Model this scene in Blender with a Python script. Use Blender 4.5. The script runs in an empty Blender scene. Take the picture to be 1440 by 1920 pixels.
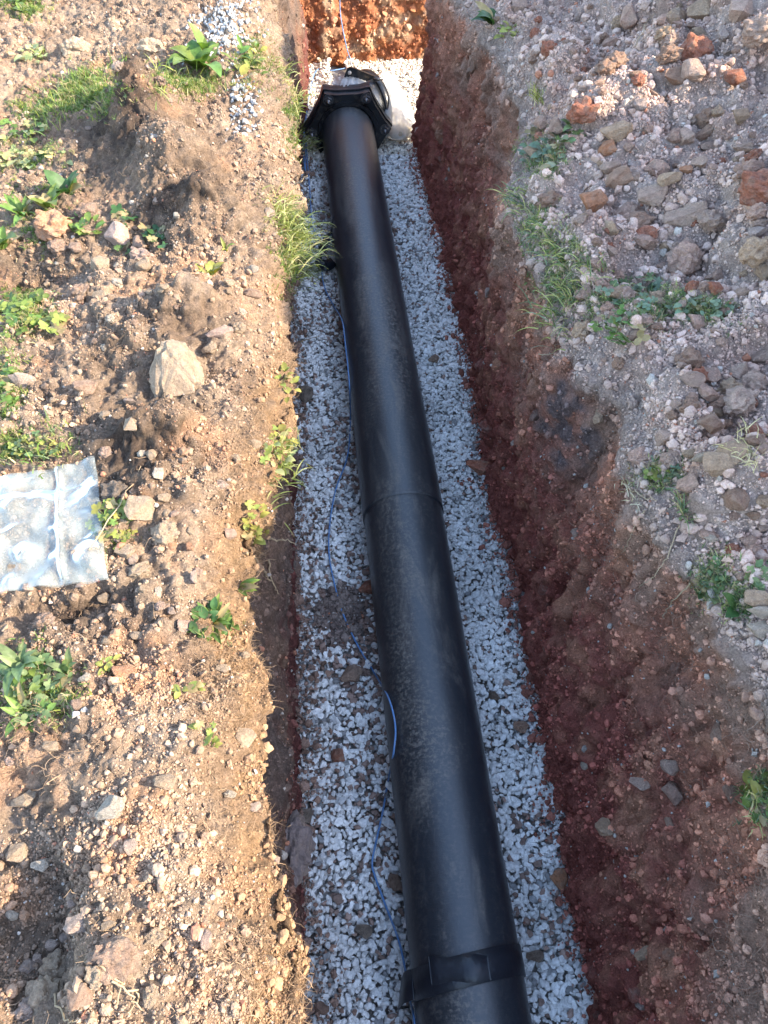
import bpy, bmesh, math, random
import numpy as np
from mathutils import Vector, Matrix, Euler, Quaternion
random.seed(7); RNG = np.random.default_rng(11)
S = bpy.context.scene; COL = S.collection

# ---------------------------------------------------------------- camera
F = 1450.0; TH = math.radians(54.9); PSI = math.radians(5.8); H = 2.55      # focal length in photo pixels, pitch, yaw, height
FWD = np.array([math.sin(PSI)*math.cos(TH), math.cos(PSI)*math.cos(TH), -math.sin(TH)])
RGT = np.array([math.cos(PSI), -math.sin(PSI), 0.0]); UPV = np.cross(RGT, FWD); EYE = np.array([0, 0, H])
cd = bpy.data.cameras.new('camera'); cam = bpy.data.objects.new('camera', cd); COL.objects.link(cam)
cd.sensor_fit = 'VERTICAL'; cd.sensor_height = 36; cd.lens = F/1920*36; cd.clip_end = 2000; cd.clip_start = 0.02
cam.matrix_world = Matrix(((RGT[0], UPV[0], -FWD[0], 0), (RGT[1], UPV[1], -FWD[1], 0), (RGT[2], UPV[2], -FWD[2], H), (0, 0, 0, 1)))
S.camera = cam
# ---------------------------------------------------------------- light
AZ = math.radians(18); EL = math.radians(31)
SUN = Vector((math.cos(EL)*math.cos(AZ), -math.cos(EL)*math.sin(AZ), math.sin(EL)))
W = bpy.data.worlds.new('World'); S.world = W; W.use_nodes = True
wn = W.node_tree.nodes; wl = W.node_tree.links
sky = wn.new('ShaderNodeTexSky'); sky.sky_type = 'NISHITA'; sky.sun_disc = False
sky.sun_elevation = EL; sky.sun_rotation = math.atan2(SUN.x, SUN.y)
wl.new(sky.outputs[0], wn['Background'].inputs[0]); wn['Background'].inputs[1].default_value = 0.15
ld = bpy.data.lights.new('sun', 'SUN'); ld.energy = 2.5; ld.angle = math.radians(0.55); ld.color = (1.0, 0.88, 0.70)
lo = bpy.data.objects.new('sun', ld); COL.objects.link(lo); lo.rotation_euler = SUN.to_track_quat('Z', 'Y').to_euler()
S.view_settings.view_transform = 'Standard'; S.view_settings.look = 'None'; S.view_settings.gamma = 1
S.view_settings.exposure = 2.62
S.cycles.max_bounces = 8; S.cycles.transparent_max_bounces = 16

# ---------------------------------------------------------------- maths helpers
def unp(px, py, z):
    d = RGT*(px-720)/F + UPV*(960-py)/F + FWD
    return EYE + d*((z-H)/d[2])
def project(P):
    d = np.asarray(P, float) - EYE; z = d@FWD
    zz = np.where(np.abs(z) < 1e-6, 1e-6, z)
    return 720+F*(d@RGT)/zz, 960-F*(d@UPV)/zz, z
def inframe(P, m=60):
    x, y, z = project(P)
    return (z > .1) & (x > -m) & (x < 1440+m) & (y > -m) & (y < 1920+m)
def sm(a, b, x):
    t = np.clip((x-a)/(b-a), 0, 1); return t*t*(3-2*t)
def h3(i, j, k, s):
    n = (i.astype(np.int64)*374761393 + j.astype(np.int64)*668265263 + k.astype(np.int64)*2147483647 + s*1274126177) & 0xffffffff
    n = ((n ^ (n >> 13))*1274126177) & 0xffffffff
    n = ((n ^ (n >> 15))*2246822519) & 0xffffffff
    return (n ^ (n >> 16)) & 0xffffffff
def noise(P, f, s=0):
    p = np.asarray(P, np.float64)*f; i = np.floor(p).astype(np.int64); t = p-i; u = t*t*t*(t*(t*6-15)+10)
    out = 0
    for a in (0, 1):
        for b in (0, 1):
            for c in (0, 1):
                hh = h3(i[..., 0]+a, i[..., 1]+b, i[..., 2]+c, s)
                g = ((hh & 1023)/511.5-1)*(t[..., 0]-a) + (((hh >> 10) & 1023)/511.5-1)*(t[..., 1]-b) + (((hh >> 20) & 1023)/511.5-1)*(t[..., 2]-c)
                w = (u[..., 0] if a else 1-u[..., 0])*(u[..., 1] if b else 1-u[..., 1])*(u[..., 2] if c else 1-u[..., 2])
                out = out+g*w
    return out*1.1
def fbm(P, f, o=4, s=0, g=.5):
    r = 0; a = 1
    for k in range(o):
        r = r+a*noise(P, f*2**k, s+k*17); a *= g
    return r
def clods(P, f, s=0, flat=True):
    # rounded cellular lumps: 1 in a cell's middle, 0 at its border; every cell with its own size
    p = np.asarray(P, np.float64)*f; i = np.floor(p).astype(np.int64)
    best = np.full(p.shape[:-1], -9.); ks = (0,) if flat else (-1, 0, 1)
    for a in (-1, 0, 1):
        for b in (-1, 0, 1):
            for c in ks:
                q = i+np.array([a, b, c])
                hh = h3(q[..., 0], q[..., 1], q[..., 2]*0 if flat else q[..., 2], s)
                cx = q[..., 0]+(hh & 1023)/1023; cy = q[..., 1]+((hh >> 10) & 1023)/1023
                d2 = (p[..., 0]-cx)**2+(p[..., 1]-cy)**2
                if not flat: d2 = d2+(p[..., 2]-q[..., 2]-((hh >> 20) & 1023)/1023)**2
                r = .35+.5*((hh >> 5) & 255)/255
                best = np.maximum(best, (1-d2/(r*r))*r)
    return np.clip(best, 0, 1)

# ---------------------------------------------------------------- object helpers
def link(o, parent=None):
    COL.objects.link(o)
    if parent is not None: o.parent = parent
    return o
def tag(o, label=None, cat=None, group=None, kind=None):
    for k, v in (('label', label), ('category', cat), ('group', group), ('kind', kind)):
        if v: o[k] = v
    return o
def empty(name, loc=(0, 0, 0)):
    o = bpy.data.objects.new(name, None); o.empty_display_size = .05; o.location = loc; return link(o)
def mesh_np(name, V, faces, col=None, smooth=False, mat=None):
    # V (n,3); faces: list of index arrays (m,k)
    me = bpy.data.meshes.new(name); V = np.asarray(V, np.float32)
    me.vertices.add(len(V)); me.vertices.foreach_set('co', V.ravel())
    faces = [np.asarray(f) for f in faces if len(f)]
    li = np.concatenate([f.ravel() for f in faces]).astype(np.int32)
    tot = np.concatenate([np.full(len(f), f.shape[1]) for f in faces]).astype(np.int32)
    st = np.concatenate([[0], np.cumsum(tot)[:-1]]).astype(np.int32)
    me.loops.add(len(li)); me.loops.foreach_set('vertex_index', li)
    me.polygons.add(len(tot)); me.polygons.foreach_set('loop_start', st); me.polygons.foreach_set('loop_total', tot)
    me.polygons.foreach_set('use_smooth', np.full(len(tot), smooth))
    if col is not None:
        a = me.color_attributes.new('col', 'FLOAT_COLOR', 'POINT')
        a.data.foreach_set('color', np.concatenate([col, np.ones((len(col), 1))], 1).astype(np.float32).ravel())
    me.update(calc_edges=True)
    if mat: me.materials.append(mat)
    return me
def grid_faces(ny, nx):
    k = np.arange(ny*nx).reshape(ny, nx)
    return np.stack([k[:-1, :-1], k[:-1, 1:], k[1:, 1:], k[1:, :-1]], -1).reshape(-1, 4)
def bm_obj(name, bm, mat, parent=None, smooth=False):
    bmesh.ops.recalc_face_normals(bm, faces=bm.faces)
    me = bpy.data.meshes.new(name); bm.to_mesh(me); bm.free()
    if smooth: me.polygons.foreach_set('use_smooth', np.full(len(me.polygons), True))
    me.materials.append(mat)
    return link(bpy.data.objects.new(name, me), parent)
def tube(name, pts, rad, mat, parent=None, n=10, smooth=True, cap=True):
    pts = [Vector(p) for p in pts]; V = []; m = len(pts)
    rr = rad if hasattr(rad, '__len__') else [rad]*m
    prev = None
    for i, p in enumerate(pts):
        t = (pts[min(i+1, m-1)]-pts[max(i-1, 0)]).normalized()
        if prev is None:
            a = Vector((0, 0, 1)) if abs(t.z) < .9 else Vector((1, 0, 0)); u = t.cross(a).normalized()
        else: u = (prev-t*prev.dot(t)).normalized()
        prev = u; w = t.cross(u)
        V += [p+(u*math.cos(2*math.pi*k/n)+w*math.sin(2*math.pi*k/n))*rr[i] for k in range(n)]
    k = np.arange(m*n).reshape(m, n); f = np.stack([k[:-1], np.roll(k, -1, 1)[:-1], np.roll(k, -1, 1)[1:], k[1:]], -1).reshape(-1, 4)
    fs = [f]
    if cap: fs.append(np.array([k[0][::-1], k[-1]]))
    me = mesh_np(name, np.array([tuple(v) for v in V]), fs, smooth=smooth, mat=mat)
    return link(bpy.data.objects.new(name, me), parent)
def spline(P, n):
    P = np.asarray(P, float); m = len(P); out = []
    for i in range(m-1):
        p0, p1, p2, p3 = P[max(i-1, 0)], P[i], P[i+1], P[min(i+2, m-1)]
        for t in np.linspace(0, 1, n, endpoint=False):
            out.append(.5*((2*p1)+(p2-p0)*t+(2*p0-5*p1+4*p2-p3)*t*t+(3*p1-p0-3*p2+p3)*t**3))
    out.append(P[-1]); return np.array(out)

# ---------------------------------------------------------------- materials
class NT:
    def __init__(s, name, rough=.8, spec=.3):
        s.m = bpy.data.materials.new(name); s.m.use_nodes = True; s.n = s.m.node_tree.nodes; s.l = s.m.node_tree.links
        s.b = s.n['Principled BSDF']; s.b.inputs['Roughness'].default_value = rough; s.b.inputs['Specular IOR Level'].default_value = spec
    def node(s, t, **k):
        o = s.n.new(t)
        for a, v in k.items(): setattr(o, a, v)
        return o
    def lk(s, a, b): s.l.new(a, b); return b
    def noise(s, scale, det=4, rough=.6, vec=None, dist=0):
        n = s.node('ShaderNodeTexNoise'); n.inputs['Scale'].default_value = scale; n.inputs['Detail'].default_value = det
        n.inputs['Roughness'].default_value = rough; n.inputs['Distortion'].default_value = dist
        if vec: s.lk(vec, n.inputs['Vector'])
        return n.outputs['Fac']
    def ramp(s, fac, *st):
        r = s.node('ShaderNodeValToRGB'); e = r.color_ramp.elements
        while len(e) < len(st): e.new(.5)
        for i, (p, c) in enumerate(st):
            e[i].position = p; e[i].color = (c, c, c, 1) if not hasattr(c, '__len__') else (*c, 1)
        s.lk(fac, r.inputs[0]); return r.outputs[0]
    def mix(s, a, b, f, mode='MIX'):
        m = s.node('ShaderNodeMix', data_type='RGBA', blend_type=mode)
        for v, i in ((f, 0), (a, 6), (b, 7)):
            if hasattr(v, 'is_output'): s.lk(v, m.inputs[i])
            elif i == 0: m.inputs[0].default_value = v
            else: m.inputs[i].default_value = (*v, 1)
        return m.outputs[2]
    def math(s, op, a, b=0.):
        m = s.node('ShaderNodeMath', operation=op)
        for v, i in ((a, 0), (b, 1)):
            if hasattr(v, 'is_output'): s.lk(v, m.inputs[i])
            else: m.inputs[i].default_value = v
        return m.outputs[0]
    def bump(s, hgt, dist, strength=1., prev=None):
        b = s.node('ShaderNodeBump'); b.inputs['Strength'].default_value = strength; b.inputs['Distance'].default_value = dist
        s.lk(hgt, b.inputs['Height'])
        if prev: s.lk(prev, b.inputs['Normal'])
        s.lk(b.outputs[0], s.b.inputs['Normal']); return b.outputs[0]
    def pos(s):
        g = s.node('ShaderNodeNewGeometry'); return g.outputs['Position']
    def obj(s): return s.node('ShaderNodeTexCoord').outputs['Object']
    def attr(s, name, typ='GEOMETRY'):
        a = s.node('ShaderNodeAttribute', attribute_name=name, attribute_type=typ); return a.outputs['Color']
    def base(s, c):
        if hasattr(c, 'is_output'): s.lk(c, s.b.inputs['Base Color'])
        else: s.b.inputs['Base Color'].default_value = (*c, 1)

def soil_mat(name, bumpd=.0055):
    t = NT(name, .95, .12); p = t.pos()
    f1 = t.ramp(t.noise(38, 6, .7, p), (.3, .62), (.72, 1.35)); f2 = t.ramp(t.noise(210, 4, .7, p), (.28, .55), (.75, 1.4))
    c = t.mix(t.mix(t.attr('col'), f1, 1., 'MULTIPLY'), f2, 1., 'MULTIPLY')
    t.base(c); n1 = t.bump(t.noise(90, 7, .75, p), bumpd*2.2, 1.); t.bump(t.noise(420, 4, .7, p), bumpd*.5, 1., n1)
    return t.m
M_SOIL = soil_mat('soil')
t = NT('rock', .85, .25); o = t.obj(); oi = t.node('ShaderNodeObjectInfo')
c = t.mix(oi.outputs['Color'], t.ramp(t.noise(2.2, 6, .65, o), (.25, .6), (.75, 1.35)), 1., 'MULTIPLY')
c = t.mix(c, (.33, .25, .185), t.math('MULTIPLY', t.ramp(t.noise(1.3, 5, .7, o), (.45, 0.), (.62, 1.)), .55))
c = t.mix(c, t.ramp(t.noise(11, 4, .7, o), (.3, .75), (.7, 1.2)), 1., 'MULTIPLY')
t.base(c); n1 = t.bump(t.noise(5, 6, .7, o), .02, .8); t.bump(t.noise(22, 4, .7, o), .004, .8, n1); M_ROCK = t.m
t = NT('gravel_stone', .7, .3); p = t.pos(); oi = t.node('ShaderNodeObjectInfo')
t.base(t.mix(oi.outputs['Color'], t.ramp(t.noise(95, 5, .7, p), (.3, .72), (.6, 1.1)), 1., 'MULTIPLY')); t.bump(t.noise(260, 4, .6, p), .0016, .7); M_GSTONE = t.m
t = NT('gravel', .7, .3); p = t.pos()
t.base(t.mix(t.attr('col'), t.ramp(t.noise(95, 5, .7, p), (.3, .72), (.6, 1.1)), 1., 'MULTIPLY')); t.bump(t.noise(260, 4, .6, p), .0016, .7); M_GRAVEL = t.m
t = NT('crumb', .95, .1); p = t.pos()
t.base(t.mix(t.attr('col', 'INSTANCER'), t.ramp(t.noise(260, 4, .7, p), (.3, .7), (.7, 1.25)), 1., 'MULTIPLY')); t.bump(t.noise(500, 3, .6, p), .001, .7); M_CRUMB = t.m
t = NT('fibre', .8, .2); t.base(t.attr('col', 'INSTANCER')); M_FIBRE = t.m
def leafy(name, src):
    t = NT(name, .5, .35)
    c = t.node('ShaderNodeObjectInfo').outputs['Color'] if src == 'obj' else t.attr('col', 'INSTANCER' if src == 'inst' else 'GEOMETRY')
    c = t.mix(c, t.ramp(t.noise(60, 4, .6, t.pos()), (.3, .75), (.7, 1.25)), 1., 'MULTIPLY')
    t.base(c); tr = t.node('ShaderNodeBsdfTranslucent'); t.lk(t.mix(c, (1.1, 1.25, .5), 1., 'MULTIPLY'), tr.inputs[0])
    mx = t.node('ShaderNodeMixShader'); mx.inputs[0].default_value = .33
    t.lk(t.b.outputs[0], mx.inputs[1]); t.lk(tr.outputs[0], mx.inputs[2]); t.lk(mx.outputs[0], t.n['Material Output'].inputs[0])
    return t.m
M_LEAF = leafy('leaf', 'obj'); M_GRASS = leafy('grass_blade', 'geo'); M_SGRASS = leafy('short_grass', 'inst')
# pipe: black coating, pale dust rubbed into its fine circumferential weave
t = NT('pipe_coating', .35, .8); p = t.pos(); mp = t.node('ShaderNodeMapping'); t.lk(p, mp.inputs[0]); mp.inputs['Scale'].default_value = (1, 6, 1)
mp2 = t.node('ShaderNodeMapping'); t.lk(p, mp2.inputs[0]); mp2.inputs['Scale'].default_value = (1, .35, 1)
weave = t.noise(38, 5, .7, mp.outputs[0]); spots = t.noise(85, 6, .75, p); big = t.noise(4.5, 5, .6, mp2.outputs[0])
nz = t.node('ShaderNodeSeparateXYZ'); gg = t.node('ShaderNodeNewGeometry'); t.lk(gg.outputs['Normal'], nz.inputs[0])
up = t.ramp(nz.outputs[2], (.35, 0.), (.95, 1.))
d = t.math('MULTIPLY', t.ramp(spots, (.48, 0.), (.62, 1.)), t.ramp(big, (.40, .08), (.64, 1.)))
d2 = t.math('MULTIPLY', t.ramp(weave, (.5, 0.), (.75, .7)), t.ramp(big, (.42, .05), (.7, 1.)))
film = t.math('MULTIPLY', t.ramp(t.noise(2.1, 4, .6, mp2.outputs[0]), (.38, .02), (.72, .24)), 1.)
smear = t.math('MULTIPLY', t.ramp(t.noise(7, 6, .72, mp2.outputs[0], .8), (.53, 0.), (.68, .65)), t.ramp(t.noise(120, 3, .6, p), (.35, .35), (.6, 1.)))
dust = t.math('MULTIPLY', t.math('MINIMUM', t.math('ADD', t.math('ADD', t.math('ADD', d, d2), film), smear), 1.), t.math('ADD', t.math('MULTIPLY', up, .62), .05))
t.base(t.mix((.010, .0165, .0235), (.235, .198, .155), dust)); t.lk(t.math('ADD', t.math('MULTIPLY', dust, .55), .33), t.b.inputs['Roughness'])
n1 = t.bump(weave, .0012, .55); t.bump(spots, .0012, .6, n1); M_PIPE = t.m
t = NT('cast_black', .28, .55); p = t.pos(); dd = t.ramp(t.noise(30, 5, .7, p), (.52, 0.), (.8, .5))
t.base(t.mix((.008, .009, .011), (.2, .16, .12), dd)); t.bump(t.noise(160, 3, .6, p), .001, .5); M_CAST = t.m
t = NT('bolt_steel', .35, .5); t.b.inputs['Metallic'].default_value = .8; t.base(t.mix((.12, .12, .125), (.25, .2, .16), t.ramp(t.noise(60, 4, .6, t.pos()), (.5, 0.), (.7, 1.)))); M_BOLT = t.m
t = NT('black_tape', .38, .45); t.base((.014, .016, .021)); t.bump(t.noise(45, 4, .6, t.pos()), .003, .5); M_TAPE = t.m
t = NT('blue_cable', .4, .4); t.base(t.mix((.10, .21, .40), (.26, .30, .38), t.ramp(t.noise(60, 3, .6, t.pos()), (.5, 0.), (.75, .6)))); M_CABLE = t.m
t = NT('wood', .8, .2); t.base(t.mix((.42, .32, .2), (.24, .17, .1), t.noise(40, 4, .6, t.pos()))); M_STRAW = t.m
def film_mat(name, white, transp, tint=(.9, .93, .95)):
    t = NT(name, .16, .6); t.base(tint); t.b.inputs['Roughness'].default_value = .2
    trl = t.node('ShaderNodeBsdfTranslucent'); trl.inputs[0].default_value = (*tint, 1)
    tp = t.node('ShaderNodeBsdfTransparent'); tp.inputs[0].default_value = (.95, .96, .97, 1)
    gl = t.node('ShaderNodeBsdfGlossy'); gl.inputs['Roughness'].default_value = .34
    a = t.node('ShaderNodeMixShader'); a.inputs[0].default_value = .45; t.lk(t.b.outputs[0], a.inputs[1]); t.lk(trl.outputs[0], a.inputs[2])
    b = t.node('ShaderNodeMixShader'); t.lk(t.ramp(t.noise(14, 5, .65, t.pos()), (.3, transp+.18), (.7, transp-.12)), b.inputs[0]); t.lk(a.outputs[0], b.inputs[1]); t.lk(tp.outputs[0], b.inputs[2])
    lw = t.node('ShaderNodeLayerWeight'); lw.inputs[0].default_value = .14
    c = t.node('ShaderNodeMixShader'); t.lk(lw.outputs[0], c.inputs[0]); t.lk(b.outputs[0], c.inputs[1]); t.lk(gl.outputs[0], c.inputs[2])
    t.lk(c.outputs[0], t.n['Material Output'].inputs[0]); t.bump(t.noise(22, 3, .5, t.pos()), .003, .3); return t.m
M_BAG = film_mat('polythene', .5, .72, (.66, .70, .64)); M_BAG2 = film_mat('polythene_far', .5, .42, (.9, .88, .84))

# ================================================================ THE SETTING
ZB = 1.10                                                                   # level of the banks; the gravel lies at 0
def trace(pts, z):
    P = np.array([unp(x, y, z)[:2] for x, y in pts]); P = P[np.argsort(P[:, 1])]; return P
LE = trace([(505, 0), (548, 100), (560, 280), (575, 470), (548, 600), (562, 720), (540, 880), (495, 1000), (487, 1150), (505, 1300), (515, 1500), (512, 1600), (535, 1780), (527, 1920)], 1.0)
RE = trace([(850, 0), (905, 60), (960, 160), (985, 250), (960, 350), (985, 450), (1010, 500), (1050, 600), (1090, 700), (1180, 760), (1185, 850), (1205, 950), (1260, 1050), (1345, 1110), (1425, 1250), (1480, 1480), (1510, 1700)], 1.07)
def xl(Y):
    Y = np.asarray(Y, float); q = np.stack([Y*0+7.3, Y, Y*0], -1)
    return np.interp(Y, np.append(LE[:, 1], [4.4, 5.7]), np.append(LE[:, 0], [-.04, -.02]))-.024*sm(3.4, 2.2, Y)*sm(.2, .8, Y)+.016*sm(.7, .2, Y)+.055*noise(q, 3.4, 3)+.03*noise(q, 10, 4)
def xlb(Y): return np.interp(Y, [-1, 0, 1, 1.7, 3, 4, 5, 5.7], [-.21, -.21, -.2, -.185, -.17, -.09, .01, .05])
def xr(Y):
    Y = np.asarray(Y, float); q = np.stack([Y*0+2.1, Y, Y*0], -1)
    return np.interp(Y, np.append(RE[:, 1], [4.5]), np.append(RE[:, 0], [.72]))+.03*noise(q, 4, 13)+.022*noise(q, 12, 14)
def xrb(Y): return np.interp(Y, [0, .6, 1.17, 1.8, 3.04, 4.45], [.615, .635, .655, .645, .70, .66])

def mounds(X, Y, tab, z=1.1):
    r = np.zeros_like(X)
    for px, py, amp, sx, sy in tab:
        c = unp(px, py, z); r += amp*np.exp(-((X-c[0])/sx)**2-((Y-c[1])/sy)**2)
    return r
def normals(V):
    dy = np.gradient(V, axis=0); dx = np.gradient(V, axis=1); n = np.cross(dx, dy)
    return n/np.maximum(np.linalg.norm(n, axis=-1, keepdims=True), 1e-9)
def lerp(a, b, t): return np.asarray(a)*(1-t[..., None])+np.asarray(b)*t[..., None]
def spot(P, px, py, r, z=1.1, asp=1.):
    c = unp(px, py, z); return np.exp(-(((P[..., 0]-c[0])/r)**2+((P[..., 1]-c[1])/(r*asp))**2))

# ---- left bank with the left trench wall, one sheet
Ys = np.concatenate([[-300, -60, -15, -6, -3, -1.5, -.9], np.arange(-.6, -.12, .04), np.arange(-.1, 3.95, .0062), np.arange(3.96, 5.8, .014), [6.2, 7, 9, 15, 40, 300]])
D = np.concatenate([[300, 60, 20, 8, 4, 2.8, 2.1, 1.8, 1.6, 1.5, 1.42], np.arange(1.36, 0, -.0062), [0]])
Hs = np.arange(.007, 1.2, .0072)
nb = len(D); nx = nb+len(Hs); Y2 = np.repeat(Ys[:, None], nx, 1)
X = np.zeros_like(Y2); Z = np.zeros_like(Y2)
e = xl(Ys)[:, None]; b = xlb(Ys)[:, None]
X[:, :nb] = e-D[None]; Z[:, :nb] = ZB - .115*np.exp(-(D/.075)**1.5)[None]
X[:, nb:] = e+(b-e)*sm(0, .75, Hs)[None]-.05*np.exp(-((Hs-.22)/.16)**2)[None]; Z[:, nb:] = ZB-.115-Hs[None]
Xb, Yb = X[:, :nb], Y2[:, :nb]
rel = mounds(Xb, Yb, [(275, 225, .20, .10, .2), (330, 320, .15, .12, .15), (390, 405, .13, .10, .09), (340, 590, .10, .12, .06), (330, 640, .05, .2, .08), (300, 830, .13, .12, .06), (300, 930, .05, .14, .1),
    (40, 480, -.10, .2, .09), (250, 430, -.05, .12, .08), (0, 1800, -.11, .11, .14), (10, 1550, -.05, .08, .12), (200, 1820, .05, .07, .06), (260, 1400, .045, .2, .12), (120, 1130, -.05, .12, .04), (20, 250, -.05, .2, .3), (250, 1640, .03, .09, .08), (440, 60, .05, .15, .2)])
far = sm(.35, 1.1, -Xb-.1)
rel = rel - .07*far + .02*sm(0, .25, D)[None]*0
Z[:, :nb] += rel*(1-np.exp(-(D/.05)**2))[None]
V = np.stack([X, Y2, Z], -1); N = normals(V)
isw = np.concatenate([np.zeros(nb), sm(0, .06, Hs)])[None, :, None][..., 0]
fade = (np.abs(X) < 3)[..., None][..., 0]*1.
PB = V*np.array([1, 1, .6]); nse = fbm(PB, 7, 3, 1)
bankd = .026*nse+.017*fbm(PB, 20, 3, 5)+.028*clods(V, 11, 6)*sm(.0, .35, noise(V, 2.3, 10))+.022*clods(V, 26, 2)*(.35+sm(-.2, .4, noise(V, 3, 9)))+.014*clods(V, 58, 3)+.006*noise(V, 90, 4)-.012
PW = V*np.array([1, 1, .6]); walld = .032*fbm(PW, 5, 3, 21)+.014*fbm(PW, 18, 3, 22)+.014*clods(V, 22, 23, False)+.005*noise(V, 80, 24)
V = V+N*((bankd*(1-isw)+walld*isw)*fade)[..., None]
# colour of the earth, with the shade of some hollows painted in
n1 = sm(-.35, .35, fbm(V, 4, 4, 31)); n2 = sm(-.3, .4, fbm(V, 11, 3, 32))
C = lerp((.335, .232, .157), (.215, .148, .102), n1); C = lerp(C, (.38, .285, .205), .55*n2)
dk = np.clip(1.3*spot(V, 235, 250, .16, 1.1, 1.5)+1.2*spot(V, 360, 390, .17, 1.1, .9)+1.1*spot(V, 290, 850, .15)+.8*spot(V, 130, 1140, .14, 1.1, .5)+.6*spot(V, 30, 1700, .1)+.5*spot(V, 330, 620, .16, 1.1, .4)+.5*spot(V, 20, 480, .15), 0, 1)  # dark topsoil, plus painted shade in the hollows at the left edge
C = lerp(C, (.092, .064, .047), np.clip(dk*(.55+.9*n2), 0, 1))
C = lerp(C, (.42, .24, .14), np.clip(.5*sm(.15, .5, fbm(V, 6, 3, 35))+.6*spot(V, 250, 1270, .08)+.5*spot(V, 330, 540, .14, 1.1, .4), 0, .8))
zz = V[..., 2]; dl = np.concatenate([D, -Hs])[None]+0*zz
C = lerp(C, lerp((.31, .19, .10), (.235, .145, .085), n2), sm(.13, .03, dl)*sm(2.4, 1.2, Y2)*(Y2 < 8)*.8)
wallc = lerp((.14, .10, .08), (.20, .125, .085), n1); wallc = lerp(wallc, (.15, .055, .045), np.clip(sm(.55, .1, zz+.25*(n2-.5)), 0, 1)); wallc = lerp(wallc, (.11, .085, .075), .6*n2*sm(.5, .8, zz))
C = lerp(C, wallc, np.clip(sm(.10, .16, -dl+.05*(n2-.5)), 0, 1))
SOILS = {}
def sheet(name, V, C):
    ny, nx = V.shape[:2]
    me = mesh_np(name, V.reshape(-1, 3), [grid_faces(ny, nx)], C.reshape(-1, 3), True, M_SOIL)
    o = link(bpy.data.objects.new(name, me)); tag(o, kind='structure'); SOILS[name] = (V, C, normals(V)); return o
C = lerp(C, (.29, .20, .132), np.clip(sm(1.6, 2.2, -X)+sm(5.6, 6, Y2)+sm(-.4, -1, Y2), 0, 1))
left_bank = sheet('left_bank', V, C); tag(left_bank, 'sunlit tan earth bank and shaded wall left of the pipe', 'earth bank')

# ---- right bank with spoil heap and the right trench wall, one sheet; it ends at a corner where an unseen pit, angled to let the sun in, opens to the right
D = np.concatenate([[0], np.arange(.006, 1.5, .0068), [1.53, 1.58, 1.65, 1.75, 1.9, 2.1, 2.4, 2.8, 3.4, 4.5, 7, 12, 30, 300]])
T = np.concatenate([[-300, -60, -15, -6, -3, -1.5, -.9], np.arange(-.6, -.12, .04), np.arange(-.1, 3.75, .0062), np.arange(3.76, 4.43, .012)])
Hs = np.arange(.007, 1.24, .0072)[::-1]; nw = len(Hs); nx = nw+len(D)
DD = np.concatenate([-Hs, D]); dpos = np.maximum(DD, 0)
yend = 4.43-.39*dpos*np.where(dpos < 12, 1, 12/np.maximum(dpos, 1))
Y2 = np.where(T[:, None] > 2.2, 2.2+(T[:, None]-2.2)*((yend-2.2)/2.23)[None], T[:, None]+0*yend[None])
Y2 = np.where((yend < 2.3)[None], np.minimum(T[:, None], -1)+0*Y2 + np.linspace(0, 1, len(T))[:, None]*(yend+1)[None], Y2)
e = xr(Y2); b = xrb(Y2); X = np.where(DD[None] >= 0, e*np.exp(-(dpos/1.0)**2)[None]+.7*(1-np.exp(-(dpos/1.0)**2))[None]+dpos[None], 0)
hh = np.maximum(-DD, 0)[None]; X = np.where(DD[None] < 0, e+(b-e)*sm(0, 1.0, hh), X)
lip = .035*np.exp(-(dpos/.04)**1.5)[None]
Z = np.where(DD[None] >= 0, ZB-lip, ZB-.035-hh)
SUN_DIP = (2.15, .68)  # dips shaped into the unseen heap crest to let sun patches through
endf = sm(.05, .95, yend[None]-Y2)*sm(-14, -6, Y2)
crest = 1.0+.22*noise(np.stack([Y2*0+3, Y2, Y2*0], -1), .9, 77)-.74*np.exp(-((Y2-SUN_DIP[0])/.34)**2)-.70*np.exp(-((Y2-SUN_DIP[1])/.15)**2)
heap = (.20*np.minimum(dpos, 1.6)[None]+1.02*crest*sm(.25, 1.62, dpos)[None])*(1-sm(1.75, 3.6, dpos))[None]*endf
pos = DD[None] > 0
rel = mounds(X, Y2, [(1140, 200, .17, .10, .16), (1220, 150, .13, .1, .14), (1040, 90, .10, .12, .2), (1100, 420, .05, .1, .12), (1300, 700, .04, .1, .07), (1200, 480, -.03, .1, .1), (1330, 470, -.05, .12, .1), (1400, 850, .09, .08, .06), (1350, 980, -.02, .1, .05)], 1.25)
Z = Z+np.where(pos, heap+rel*(1-np.exp(-(dpos/.05)**2))[None]*endf, 0)
V = np.stack([X, Y2, Z], -1); N = normals(V)
isw = np.concatenate([sm(0, .06, Hs), np.zeros(len(D))])[None]; fade = ((np.abs(X) < 4) & (Y2 > -2))*1.
endk = np.where(yend[None]-Y2 < .02, 0, 1)
bankd = .022*fbm(V, 6, 3, 41)+(.05*clods(V, 12, 42)+.05*clods(V, 6.5, 47))*sm(.02, .12, dpos)[None]+.018*clods(V, 32, 43)+.009*clods(V, 75, 44)+.0045*noise(V, 95, 45)
PW = V*np.array([1, 1, .55]); PG = V*np.array([1, 1, .16]); walld = .040*(1-2*np.abs(noise(PG, 8, 57)))+.018*(1-2*np.abs(noise(PG+V*.2, 19, 58)))-.03+.045*fbm(PW, 4, 3, 51)+.028*fbm(PW, 14, 3, 52)+.026*clods(V, 17, 53, False)+.013*clods(V, 45, 54, False)+.006*noise(V, 90, 55)
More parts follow.
